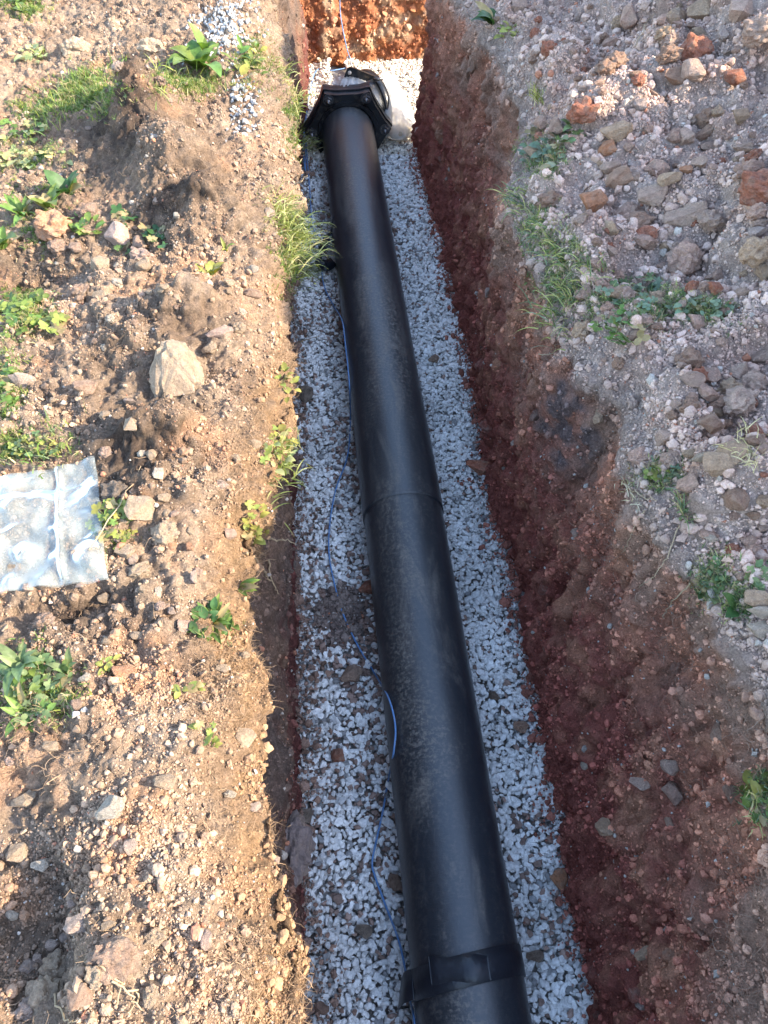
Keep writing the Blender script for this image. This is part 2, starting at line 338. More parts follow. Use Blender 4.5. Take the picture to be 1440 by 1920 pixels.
# the slumped clump of dark topsoil hanging at the top of the wall
sl = np.exp(-((V[..., 1]-1.45)/.13)**2-(V[..., 2]-.88)**2/.045)
V = V+N*((bankd*(1-isw)+(walld+.022*sl)*isw)*fade)[..., None]
n1 = sm(-.35, .35, fbm(V, 4, 4, 61)); n2 = sm(-.3, .4, fbm(V, 12, 3, 62)); n3 = sm(.05, .45, fbm(V, 7, 3, 63))
C = lerp((.49, .355, .285), (.39, .275, .22), n1); C = lerp(C, (.54, .42, .35), .5*n2); C = lerp(C, (.48, .28, .20), .35*n3)
C = lerp(C, (.27, .20, .155), .5*sm(.06, .0, np.abs(DD))[None]*(.4+n2))
zz = V[..., 2]
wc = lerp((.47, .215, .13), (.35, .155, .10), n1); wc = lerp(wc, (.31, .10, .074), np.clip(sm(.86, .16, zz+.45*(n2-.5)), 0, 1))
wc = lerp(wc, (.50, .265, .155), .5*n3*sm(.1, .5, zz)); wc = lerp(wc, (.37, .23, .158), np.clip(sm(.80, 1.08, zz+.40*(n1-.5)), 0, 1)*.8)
wc = lerp(wc, (.13, .105, .10), np.clip(1.1*sl*(.3+1.1*n2), 0, .9))
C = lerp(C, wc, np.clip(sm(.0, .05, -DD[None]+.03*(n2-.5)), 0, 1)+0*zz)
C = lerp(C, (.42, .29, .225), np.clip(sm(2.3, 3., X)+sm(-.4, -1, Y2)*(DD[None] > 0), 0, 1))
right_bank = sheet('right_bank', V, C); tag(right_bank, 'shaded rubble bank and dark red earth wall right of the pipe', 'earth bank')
# ---- end face of the right bank towards the pit
top = V[-1, nw-1:][:-4][::3]; hs = np.linspace(0, 1, 60)
EV = np.zeros((60, len(top), 3)); EV[..., 0] = top[None, :, 0]; EV[..., 1] = top[None, :, 1]+.05*sm(0, .2, hs)[:, None]; EV[..., 2] = top[None, :, 2]*(1-hs[:, None])-.1*hs[:, None]
EV[..., 1] += .04*fbm(EV, 5, 4, 71)*sm(0, .1, hs)[:, None]
EC = lerp((.24, .12, .075), (.17, .065, .05), sm(.7, .1, EV[..., 2]+.2*noise(EV, 8, 3)))
sheet('pit_side_wall', EV[:, ::-1], EC[:, ::-1])
# ---- end wall of the trench and the ground behind it
Xe = np.concatenate([np.arange(-.45, 1.6, .009), np.arange(1.62, 9, .08), [14, 30, 100, 300]]); Hs = np.arange(1.25, 0, -.009); D = np.concatenate([[0, .01, .02, .04, .07, .1, .15, .2, .3, .5, .8, 1.2, 2, 4, 10, 30, 100, 300]])
DD = np.concatenate([-Hs, D]); X = np.repeat(Xe[None], len(DD), 0); dp = np.maximum(DD, 0)[:, None]
yb = 5.6-.03*X*(X < 9)-.0*(X >= 9)
Y2 = yb+dp+.10*sm(.0, 1.2, np.maximum(-DD, 0))[:, None]*-1+.02
Z = np.where(DD[:, None] >= 0, 1.15-.06*np.exp(-dp/.06), 1.09+np.minimum(DD, 0)[:, None])+0*X
V = np.stack([X, Y2, Z], -1); N = -normals(V); PW = V*np.array([1, 1, .6])
wd = .055*fbm(PW, 5, 4, 81)+.03*clods(V, 14, 82, False)+.016*clods(V, 34, 83, False)+.006*noise(V, 80, 84)
V = V+np.array([0, -1, .2])*(wd*(np.abs(X) < 9)*sm(.4, .0, dp))[..., None]
n1 = sm(-.3, .3, fbm(V, 5, 4, 85)); n2 = sm(-.1, .45, fbm(V, 8, 3, 86))
C = lerp((.40, .165, .075), (.29, .115, .06), n1); C = lerp(C, (.42, .30, .195), n2*.85); C = lerp(C, (.30, .21, .145), sm(.0, .08, dp)+0*X); C = lerp(C, (.36, .16, .09), sm(1.6, 2.2, X)*(dp < .01))
end_wall = sheet('end_wall', V[:, :], C); tag(end_wall, 'bright orange clay wall closing the far end of the trench', 'earth wall')
# ---- trench floor and the ramp that leads out of the pit
XX = np.concatenate([[-.6, -.4], np.arange(-.3, .95, .02), [1.1, 1.4, 2, 3, 4, 5, 7, 9, 12, 30]]); YY = np.concatenate([[-300, -30, -5, -1], np.arange(-.5, 5.8, .02), [6.2]])
X, Y2 = np.meshgrid(XX, YY); Z = -.018+.012*fbm(np.stack([X, Y2, 0*X], -1), 4, 3, 91)+1.2*sm(4, 12, X)
V = np.stack([X, Y2, Z], -1); n1 = sm(-.3, .3, fbm(V, 9, 3, 92)); floor = sheet('trench_floor', V, lerp((.42, .385, .35), (.30, .255, .215), n1))

# ---------------------------------------------------------------- pixel to place: a ray from the photographer's eye onto the built ground
dg = bpy.context.evaluated_depsgraph_get()
from mathutils.bvhtree import BVHTree
class Bvh:
    def __init__(s, o):
        V = SOILS[o.name][0]; s.t = BVHTree.FromPolygons(V.reshape(-1, 3).tolist(), grid_faces(*V.shape[:2]).tolist())
    def ray_cast(s, a, d):
        loc, nor, i, L = s.t.ray_cast(a, d); return loc is not None, loc, nor, i
TARGETS = [Bvh(left_bank), Bvh(right_bank), Bvh(end_wall)]
def ray(px, py, objs=None, gravel=.012):
    d = RGT*(px-720)/F + UPV*(960-py)/F + FWD; dv = Vector(d).normalized(); best = None
    for o in (objs if objs is not None else TARGETS):
        ok, loc, nor, _ = o.ray_cast(Vector(EYE), dv)
        if ok and (best is None or (loc-Vector(EYE)).length < best[2]): best = (loc.copy(), nor.copy(), (loc-Vector(EYE)).length)
    if gravel is not None:
        q = unp(px, py, gravel); L = np.linalg.norm(q-EYE)
        if best is None or L < best[2]: best = (Vector(q), Vector((0, 0, 1)), L)
    loc, nor, L = best
    if nor.dot(dv) > 0: nor = -nor
    return loc, nor, float((np.array(loc)-EYE)@FWD)/F           # place, normal, metres per photo pixel there

# ================================================================ STONE SHAPES
def hull_mesh(name, seed, npt, dims, mat, sub=0, rough=0., bev=0.):
    r = random.Random(seed); bm = bmesh.new()
    for _ in range(npt):
        v = Vector((r.gauss(0, 1), r.gauss(0, 1), r.gauss(0, 1))).normalized()*r.uniform(.82, 1.)
        v = Vector([math.copysign(abs(c)**.8, c) for c in v]); bm.verts.new((v.x*dims[0], v.y*dims[1], v.z*dims[2]))
    g = bmesh.ops.convex_hull(bm, input=bm.verts); bmesh.ops.delete(bm, geom=list({x for x in g['geom_interior']+g['geom_unused'] if isinstance(x, bmesh.types.BMVert)}), context='VERTS')
    if bev: bmesh.ops.bevel(bm, geom=bm.edges[:], offset=bev, segments=1, affect='EDGES', clamp_overlap=True)
    if sub:
        bmesh.ops.triangulate(bm, faces=bm.faces); bmesh.ops.subdivide_edges(bm, edges=bm.edges[:], cuts=sub, use_grid_fill=True)
        P = np.array([v.co[:] for v in bm.verts])+seed*3.7; dsp = rough*(fbm(P, 1.6, 3, seed))
        for v, q in zip(bm.verts, dsp): v.co *= 1+q
    bmesh.ops.recalc_face_normals(bm, faces=bm.faces); bmesh.ops.triangulate(bm, faces=bm.faces)
    me = bpy.data.meshes.new(name); bm.to_mesh(me); bm.free(); me.materials.append(mat); return me
def lump_mesh(name, seed, mat, sub=3, rough=.3, f=2.2):
    bm = bmesh.new(); bmesh.ops.create_icosphere(bm, subdivisions=sub, radius=1)
    P = np.array([v.co[:] for v in bm.verts]); q = rough*fbm(P+seed*5.1, f*.6, 3, seed)+.28*clods(P+seed*2.3, f, seed, False)-.1
    for v, k in zip(bm.verts, q): v.co *= 1+k
    me = bpy.data.meshes.new(name); bm.to_mesh(me); bm.free(); me.materials.append(mat); return me
GR = [hull_mesh('gravel_stone', 100+i, 15, (1, random.uniform(.6, .9), random.uniform(.42, .65)), M_GSTONE) for i in range(14)]
ROCK = [hull_mesh('stone', 200+i, 17, (1, random.uniform(.85, 1), random.uniform(.8, 1)), M_ROCK, 2, .16, .10) for i in range(12)]
def block_mesh(name, seed, mat):
    r = random.Random(seed); bm = bmesh.new(); pts = []
    for x in (-1, 1):
        for y in (-1, 1):
            for z in (-1, 1): pts.append((x*r.uniform(.45, 1.)*(.7 if y > 0 else 1), y*r.uniform(.55, 1.), z*r.uniform(.5, 1)))
    pts += [(r.uniform(-.3, .3), r.uniform(-.3, .3), 1.05), (1.05, .1, .1), (-1.02, -.2, .2), (.1, 1.1, .3), (.35, -1.05, .15)]
    for p in pts: bm.verts.new(p)
    bmesh.ops.convex_hull(bm, input=bm.verts); bmesh.ops.bevel(bm, geom=bm.edges[:], offset=.14, segments=2, affect='EDGES', clamp_overlap=True); bmesh.ops.triangulate(bm, faces=bm.faces); bmesh.ops.subdivide_edges(bm, edges=bm.edges[:], cuts=2, use_grid_fill=True)
    P = np.array([v.co[:] for v in bm.verts])+seed; q = .10*fbm(P, 1.4, 4, seed)+.04*noise(P, 6, seed+2)
    for v, k in zip(bm.verts, q): v.co *= 1+k
    bmesh.ops.recalc_face_normals(bm, faces=bm.faces); me = bpy.data.meshes.new(name); bm.to_mesh(me); bm.free(); me.materials.append(mat); return me
BLOCK = [block_mesh('stone', 500+i, M_ROCK) for i in range(4)]
CLOD = [lump_mesh('clod', 300+i, M_ROCK, 4, .45, 2.6) for i in range(8)]
PEB = [hull_mesh('pebble', 400+i, 11, (1, random.uniform(.7, 1), random.uniform(.55, .9)), M_CRUMB) for i in range(8)] + [lump_mesh('crumb', 450+i, M_CRUMB, 2, .6, 1.7) for i in range(6)]

# ================================================================ GRAVEL BED
PX, PZ, PR = .24, .13, .15
def gravel_points():
    out = []
    for layer, (sp, z0, keep) in enumerate(((.0175, -.005, 1.), (.019, .004, .92), (.025, .012, .62))):
        gx = np.arange(-.3, 1.05, sp); gy = np.arange(-.9, 5.75, sp*.9); X, Y = np.meshgrid(gx, gy); X = X+((np.arange(len(gy)) % 2)*sp/2)[:, None]
        X = X+RNG.uniform(-.4, .4, X.shape)*sp; Y = Y+RNG.uniform(-.4, .4, X.shape)*sp
        k = RNG.random(X.shape) < keep
        k &= np.abs(X-PX) > .055; k &= (X > xlb(Y)-.06) & ((X < xrb(Y)+.05) | (Y > 4.4))
        # a trodden patch of soil lies over the stones on the left
        c = unp(640, 1150, 0); q = ((X-c[0])/.10)**2+((Y-c[1])/.13)**2+.8*noise(np.stack([X, Y, X*0], -1), 14, 7)
        k &= q > (.62 if layer else .3)-.35*RNG.random(k.shape)
        P = np.stack([X[k], Y[k], np.full(k.sum(), z0)], -1)
        P[:, 2] += .016*noise(P, 3, 5)+.01*noise(P, 9, 6)+.03*sm(.17, .07, np.abs(P[:, 0]-PX))
        out.append(P)
    for Xr in (1.05, 2.6):                                               # loosely on into the pit
        pass
    gx = np.arange(1.0, 2.6, .03); gy = np.arange(4.2, 5.65, .03); X, Y = np.meshgrid(gx, gy); k = (Y > 4.5-.39*(X-.65)); P = np.stack([X[k], Y[k], 0*X[k]], -1); P[:, :2] += RNG.uniform(-.012, .012, (len(P), 2)); out.append(P)
    return np.concatenate(out)
GP = gravel_points(); n = len(GP)
GS = np.clip(RNG.lognormal(math.log(.0118), .28, n), .006, .022)
GE = np.stack([RNG.normal(0, .5, n), RNG.normal(0, .5, n), RNG.uniform(0, 6.28, n)], -1); GI = RNG.integers(0, len(GR), n)
u = RNG.random(n); v = RNG.uniform(.82, 1.04, n)*(1-.22*sm(.0, .5, fbm(GP, 2.5, 2, 18)))
GC = np.array([.82, .785, .735])[None]*v[:, None]
dirt = sm(.0, .5, noise(GP, 3.2, 15))*.16+.42*sm(.13, .02, np.abs(GP[:, 0]-(PX-.17)))*(GP[:, 1] < 4.2)*sm(-.3, .3, noise(GP, 2.1, 16))
c_ = unp(650, 1180, 0); dirt = dirt+.5*np.exp(-((GP[:, 0]-c_[0])/.14)**2-((GP[:, 1]-c_[1])/.2)**2)
brown = u < (.03+dirt); grey = (u > .94)
GC[brown] = np.array([.27, .18, .14])*RNG.uniform(.7, 1.3, (brown.sum(), 1)); GC[grey] = np.array([.27, .26, .25])*RNG.uniform(.7, 1.2, (grey.sum(), 1))
fs_ = GP[:, 1] > 4.35; GC[fs_] *= np.array([1.0, .93, .82])
gx, gy, gz = project(GP); dxp = np.abs(GP[:, 0]-PX)
vis = (gx > 570) & (gx < 1130) & (gy < 1915) & (gy > 1000) & (GP[:, 2] > -.002) & (dxp > .15)
score = np.where(vis, GS/gz, 0); top = np.argsort(-score)[:290]; single = np.zeros(n, bool); single[top] = True
gbed = empty('gravel_bed', (0.24, 2.5, 0)); tag(gbed, 'bed of pale angular gravel along both sides of the black pipe', 'gravel', kind='structure')
VS, FS, CS, base = [], [], [], 0
for i, me in enumerate(GR):
    mv = np.array([q.co[:] for q in me.vertices]); mf = np.array([p.vertices[:] for p in me.polygons])
    ids = np.where((GI == i) & ~single)[0]; m = len(ids); R = np.zeros((m, 3, 3))
    for k_, j in enumerate(ids): R[k_] = np.array(Euler(GE[j]).to_matrix())*GS[j]
    vv = np.einsum('mij,vj->mvi', R, mv)+GP[ids][:, None]; VS.append(vv.reshape(-1, 3)); CS.append(np.repeat(GC[ids], len(mv), 0))
    FS.append((mf[None]+(np.arange(m)*len(mv))[:, None, None]+base).reshape(-1, 3)); base += m*len(mv)
me = mesh_np('loose_gravel', np.concatenate(VS), [np.concatenate(FS)], np.concatenate(CS), False, M_GRAVEL)
o = bpy.data.objects.new('loose_gravel', me); o.location = (-.24, -2.5, 0); tag(link(o, gbed), kind='stuff')
for j in top:
    o = bpy.data.objects.new('gravel_stone', GR[GI[j]]); o.location = Vector(GP[j])-Vector((.24, 2.5, 0)); o.rotation_euler = GE[j]; o.scale = (GS[j],)*3; o.color = (*GC[j], 1); link(o, gbed)

# ================================================================ PIPE
def ytop(py, z=PZ+PR): return unp(700, py, z)[1]
YJ = ytop(930); YC = ytop(193)
pipe = empty('black_pipe', (PX, 0, 0)); tag(pipe, 'long dusty black water pipe lying on gravel in the trench', 'pipe')
def barrel(name, y0, y1, r0, prof, n=72, step=.03):
    ys = np.concatenate([[y0], np.arange(y0+step, y1, step), [y1]]); a = np.linspace(0, 2*math.pi, n, endpoint=False)
    P = [];
    for y in ys:
        r = r0+prof(y); P.append(np.stack([r*np.cos(a), np.full(n, y), PZ+r*np.sin(a)], -1))
    P = np.array(P); P[..., 0] += .0035*np.sin(P[..., 1]*1.1); k = np.arange(len(ys)*n).reshape(len(ys), n)
    f = np.stack([k[:-1], k[1:], np.roll(k, -1, 1)[1:], np.roll(k, -1, 1)[:-1]], -1).reshape(-1, 4)
    me = mesh_np(name, P.reshape(-1, 3), [f, np.array([k[0], k[-1][::-1]])], None, True, M_PIPE)
    o = bpy.data.objects.new(name, me); return link(o, pipe)
barrel('barrel', -6, YC+.05, PR, lambda y: 0)
sl = barrel('coating_sleeve', YJ, YC-.031, PR, lambda y: .0045-.0025*sm(YJ+.25, YJ+.6, y), step=.012); tag(sl, 'wrapped coating whose edge rings the pipe')
tape = empty('pipe_tape', (PX, 0, 0))
def band(name, yfun, w, r, a0, a1, mat, parent, n=60, ww=lambda a: 1.):
    V = []
    for a in np.linspace(a0, a1, n):
        for s, rr in ((-1, r), (1, r), (1, r+.0025), (-1, r+.0025)):
            R2 = rr+.0012*math.sin(a*7)*abs(math.sin(a*3)); V.append((R2*math.cos(a), yfun(a)+s*w/2*ww(a), PZ+R2*math.sin(a)))
    k = np.arange(n*4).reshape(n, 4); f = np.stack([k[:-1], np.roll(k, -1, 1)[:-1], np.roll(k, -1, 1)[1:], k[1:]], -1).reshape(-1, 4)
    me = mesh_np(name, np.array(V), [f, np.array([k[0], k[-1][::-1]])], None, True, mat); return link(bpy.data.objects.new(name, me), parent)
YT = ytop(1838)
tag(tape, 'strip of black tape wrapped over the near end of the pipe and cable', 'tape')
band('tape_wrap', lambda a: YT-.014*math.sin((a-1.57)*1.2), .073, PR+.003, -.7, math.pi+.35, M_TAPE, tape)
band('tape_overlap', lambda a: YT+.004+.012*(a-1.9), .066, PR+.0052, 1.28, 2.3, M_TAPE, tape, 30, lambda a: .9+.1*math.sin(a*9))
def ribbon(name, pts, widths, wdir, mat, parent, th=.0025):
    P = spline(pts, 8); W = np.interp(np.linspace(0, 1, len(P)), np.linspace(0, 1, len(widths)), widths); wd = np.asarray(wdir, float); V = []
    for i, p in enumerate(P):
        t = P[min(i+1, len(P)-1)]-P[max(i-1, 0)]; t = t/np.linalg.norm(t); w = wd-t*(wd@t); w /= np.linalg.norm(w); nn = np.cross(t, w)
        for s, q in ((-1, 0), (1, 0), (1, 1), (-1, 1)): V.append(p+w*s*W[i]/2+nn*th*q)
    k = np.arange(len(P)*4).reshape(-1, 4); f = np.stack([k[:-1], np.roll(k, -1, 1)[:-1], np.roll(k, -1, 1)[1:], k[1:]], -1).reshape(-1, 4)
    me = mesh_np(name, np.array(V), [f, np.array([k[0][::-1], k[-1]])], None, True, mat); return link(bpy.data.objects.new(name, me), parent)
ribbon('loose_tail', [(-.150, YT-.012, PZ+.05), (-.172, YT-.016, PZ+.02), (-.185, YT-.03, PZ-.03), (-.187, YT-.045, PZ-.09)], [.07, .072, .07, .065], (.25, 1, .1), M_TAPE, tape)
t2 = empty('pipe_tape', (PX, 0, 0)); tag(t2, 'loose loop of black tape holding the cable beside the far pipe', 'tape')
Y2_ = unp(607, 470, .05)[1]
ribbon('loop', [(-.146, Y2_+.10, PZ+.05), (-.16, Y2_+.05, PZ), (-.18, Y2_+.0, PZ-.02), (-.215, Y2_-.04, PZ-.05), (-.225, Y2_-.08, PZ-.08), (-.20, Y2_-.11, PZ-.09), (-.16, Y2_-.08, PZ-.09)], [.05, .06, .07, .075, .075, .07, .05], (.1, 1, .25), M_TAPE, t2)

# ================================================================ COLLAR AND FITTING AT THE FAR END OF THE PIPE
def prism(bm, outline, y0, y1, hole=0, nh=48, c=(0, 0)):
    # outline: list of (x,z); prism along y, with a round hole or solid
    n = len(outline)
    rings = []
    for y in (y0, y1):
        o = [bm.verts.new((x, y, z)) for x, z in outline]
        h = [bm.verts.new((c[0]+hole*math.cos(2*math.pi*k/n+math.pi/2), y, c[1]+hole*math.sin(2*math.pi*k/n+math.pi/2))) for k in range(n)] if hole else None
        rings.append((o, h))
    (o0, h0), (o1, h1) = rings
    for k in range(n):
        m = (k+1) % n; bm.faces.new((o0[k], o0[m], o1[m], o1[k]))
        if hole:
            bm.faces.new((h0[m], h0[k], h1[k], h1[m])); bm.faces.new((o0[m], o0[k], h0[k], h0[m])); bm.faces.new((o1[k], o1[m], h1[m], h1[k]))
    if not hole: bm.faces.new(o0); bm.faces.new(o1[::-1])
BA = [math.radians(90+30+60*k) for k in range(6)]
def hexlobe(R, flat, n=96):
    out = []
    for k in range(n):
        a = math.pi/2+2*math.pi*k/n; dA = min(abs((a-b_+math.pi) % (2*math.pi)-math.pi) for b_ in BA)
        r = flat/math.cos(math.radians(30)-min(dA, math.radians(30))); r = min(r, R)+.012*math.exp(-(dA/.13)**2); out.append((r*math.cos(a), r*math.sin(a)))
    return out
collar = empty('pipe_collar', (PX, YC, PZ)); tag(collar, 'black six-bolt clamping collar on the far end of the pipe', 'collar')
bm = bmesh.new(); prism(bm, hexlobe(.242, .21), -.012, .024, .157); bm_obj('gland_ring', bm, M_CAST, collar)
bm = bmesh.new(); prism(bm, hexlobe(.252, .219), .026, .05, .16); bm_obj('back_ring', bm, M_CAST, collar)
bm = bmesh.new(); prism(bm, [(.176*math.cos(math.pi/2+2*math.pi*k/72), .176*math.sin(math.pi/2+2*math.pi*k/72)) for k in range(72)], -.03, -.0125, .154); bm_obj('gland_lip', bm, M_CAST, collar)
for a in BA:
    x, z = .215*math.cos(a), .215*math.sin(a)
    if PZ+z < -.06: pass
    b_ = tube('bolt', [(x, -.055, z), (x, .12, z)], .0125, M_BOLT, collar, 12)
    bm = bmesh.new(); bmesh.ops.create_cone(bm, cap_ends=True, segments=6, radius1=.024, radius2=.022, depth=.022, matrix=Matrix.Translation((x, -.024, z)) @ Matrix.Rotation(math.pi/2, 4, 'X')); bm_obj('nut', bm, M_BOLT, b_)
    bm = bmesh.new(); bmesh.ops.create_cone(bm, cap_ends=True, segments=20, radius1=.031, radius2=.031, depth=.005, matrix=Matrix.Translation((x, -.0145, z)) @ Matrix.Rotation(math.pi/2, 4, 'X')); bm_obj('washer', bm, M_BOLT, b_)
fit = empty('pipe_bend', (PX, YC, PZ)); tag(fit, 'black cast bend turning right behind the bolted collar', 'pipe fitting')
bm = bmesh.new(); prism(bm, hexlobe(.25, .217), .056, .085, .15); bm_obj('flange', bm, M_CAST, fit)
arc = [(.22*(1-math.cos(q)), .085+.20*math.sin(q), -.02*q) for q in np.linspace(0, 1.0, 14)]
tube('bend_body', arc, [.178, .172]+[.168]*10+[.172, .178], M_CAST, fit, 48)
e0 = Vector(arc[-1]); dirn = (Vector(arc[-1])-Vector(arc[-2])).normalized()
tube('bell_end', [e0-dirn*.11, e0-dirn*.10, e0+dirn*.05, e0+dirn*.055], [.18, .196, .199, .19], M_CAST, fit, 48)
tube('bell_rim', [e0+dirn*.03, e0+dirn*.035, e0+dirn*.07, e0+dirn*.075], [.203, .21, .21, .203], M_CAST, fit, 48)
def planept(px, py, y):
    d = RGT*(px-720)/F + UPV*(960-py)/F + FWD; return EYE+d*(y/d[1])
pl = [planept(540+cx/5.54, 100+cy/5.54, YC+.165) for cx, cy in ((612, 160), (640, 148), (690, 158), (905, 243), (890, 262), (780, 300), (700, 330), (650, 268), (560, 312), (585, 235))]
hole = planept(540+640/5.54, 100+200/5.54, YC+.165)
bm = bmesh.new(); L0 = [bm.verts.new(Vector(p)-Vector((PX, YC, PZ))) for p in pl]; f0 = bm.faces.new(L0)
bmesh.ops.triangulate(bm, faces=[f0]); r = bmesh.ops.extrude_face_region(bm, geom=bm.faces[:]); bmesh.ops.translate(bm, verts=[q for q in r['geom'] if isinstance(q, bmesh.types.BMVert)], vec=(.004, .022, -.004)); lug = bm_obj('lug_plate', bm, M_CAST, fit)
hp = Vector(hole)-Vector((PX, YC, PZ)); tube('lug_eye', [hp+Vector((0, -.004, 0)), hp+Vector((0, .0, 0))], .0105, (lambda t: (t.base((.62, .56, .48)), t.m)[1])(NT('eye_gravel', .9)), lug, 20)
q0 = planept(540+950/5.54, 100+268/5.54, YC+.19); q0 = Vector(q0)-Vector((PX, YC, PZ)); tube('lug_bolt', [q0+Vector((-.03, 0, -.004)), q0+Vector((.02, .0, .004))], .009, M_BOLT, fit, 12)

# ================================================================ CABLE
PIPEOBJ = bpy.data.objects['barrel']
bpy.context.view_layer.update()
def cpt(px, py, lift=.006):
    # on the pipe's flank or on the gravel, whichever the eye meets first
    d = RGT*(px-720)/F + UPV*(960-py)/F + FWD; d = d/np.linalg.norm(d)
    ox, oz = EYE[0]-PX, EYE[2]-PZ; A = d[0]**2+d[2]**2; B = 2*(ox*d[0]+oz*d[2]); Cc = ox*ox+oz*oz-(PR+lift)**2; disc = B*B-4*A*Cc
    q = unp(px, py, .022)
    if disc > 0:
        p = EYE+d*((-B-math.sqrt(disc))/(2*A))
        if p[2] > .02: return p
    return q
path = [cpt(*p) for p in ((574, 262), (577, 310), (581, 360), (586, 420), (601, 470), (606, 530), (625, 572), (641, 600), (648, 650), (655, 720), (657, 780), (655, 830), (648, 868), (629, 920), (618, 985), (617, 1040), (626, 1090), (641, 1145), (668, 1205), (702, 1262), (728, 1308))]
path += [cpt(*p) for p in ((741, 1360), (738, 1410), (728, 1462), (718, 1520), (707, 1570), (698, 1615), (702, 1640), (722, 1695), (748, 1765), (763, 1835), (770, 1880), (778, 1925))]
path = np.array(path); path[:, 2] = np.maximum(path[:, 2], .02)
pre = np.array([planept(637, -160, 5.52), planept(637, 0, 5.47), planept(641, 45, 5.44), planept(650, 90, 5.40), unp(657, 122, .03), unp(625, 132, .025), unp(590, 137, .025)])
pre = np.concatenate([[planept(634, -230, 5.62)+np.array([0, .05, 0]), planept(634, -225, 5.55)], pre, [(-.02, 4.6, .03), (-.03, 4.2, .03)]])
path = np.concatenate([pre, path, [path[-1]+np.array([.0, -.3, .0]), path[-1]+np.array([.02, -2, -.01])]])
cb = tube('tracer_cable', spline(path, 7), .0033, M_CABLE, None, 8); tag(cb, 'thin blue cable wandering along the left side of the pipe', 'cable')

# ================================================================ POLYTHENE BAGS
def sheet_obj(name, P, mat, parent):
    ny, nx = P.shape[:2]; me = mesh_np(name, P.reshape(-1, 3), [grid_faces(ny, nx)], None, True, mat); return link(bpy.data.objects.new(name, me), parent)
def ridged(P, f, s): return 1-np.abs(noise(P, f, s))*2.2
def bag_left():
    A, Bq, Cq, Dq = [np.array(ray(*p)[0]) for p in ((6, 905), (180, 862), (207, 1092), (6, 1124))]
    A2 = A+(A-Bq)*.9; D2 = Dq+(Dq-Cq)*.9
    u, v = np.meshgrid(np.linspace(0, 1, 120), np.linspace(0, 1, 90)); P = ((A2*(1-u[..., None])+Bq*u[..., None])*(1-v[..., None])+(D2*(1-u[..., None])+Cq*u[..., None])*v[..., None])
    zz = np.zeros_like(u)
    for i in range(0, 90, 3):
        for j in range(0, 120, 3):
            ok, loc, nor, _ = TARGETS[0].ray_cast(Vector((P[i, j, 0], P[i, j, 1], 2.4)), Vector((0, 0, -1))); zz[i:i+3, j:j+3] = loc.z if ok else ZB
    pad = 8
    for _ in range(25):
        q = np.pad(zz, 1, mode='edge'); zz = np.maximum(zz, (q[:-2, 1:-1]+q[2:, 1:-1]+q[1:-1, :-2]+q[1:-1, 2:])/4)
    for _ in range(10):
        q = np.pad(zz, 1, mode='edge'); zz = (q[:-2, 1:-1]+q[2:, 1:-1]+q[1:-1, :-2]+q[1:-1, 2:])/4
    root = empty('polythene_bag', tuple((A+Cq)/2)); tag(root, 'flat clear polythene bag lying crumpled on the left bank', 'plastic bag')
    edge = np.minimum(np.minimum(u, 1-u)*1.9, np.minimum(v, 1-v)); k = sm(0, .1, edge)
    off = np.array(root.location)
    for nm, lift, s in (('lower_film', .006, 3), ('upper_film', .012, 8)):
        Q = P.copy(); W = Q*np.array([1, 1, 1]); wr = np.stack([W[..., 0]*.8+W[..., 1]*.5, W[..., 1]-W[..., 0]*.4, 0*u], -1)
        hgt = .006*np.maximum(ridged(wr*np.array([.5, 1.4, 1]), 5., s), 0)**3+.004*np.maximum(ridged(wr*np.array([1.3, .6, 1])+.03*noise(wr, 6, 44)[..., None], 9., s+1), 0)**3+.004*fbm(wr, 12, 2, s+6)+.006*fbm(wr, 4, 2, s+2)
        hgt += .012*np.exp(-((u-.79)/.012)**2)+.001*noise(wr, 30, s+5)
        Q[..., 2] = zz+lift+hgt*(.25+.75*k)+.004*np.sin(u*40)*(1-k)
        Q[..., 1] += .003*noise(W, 20, s+4)*(1-k)
        sheet_obj(nm, Q-off, M_BAG, root)
bag_left()
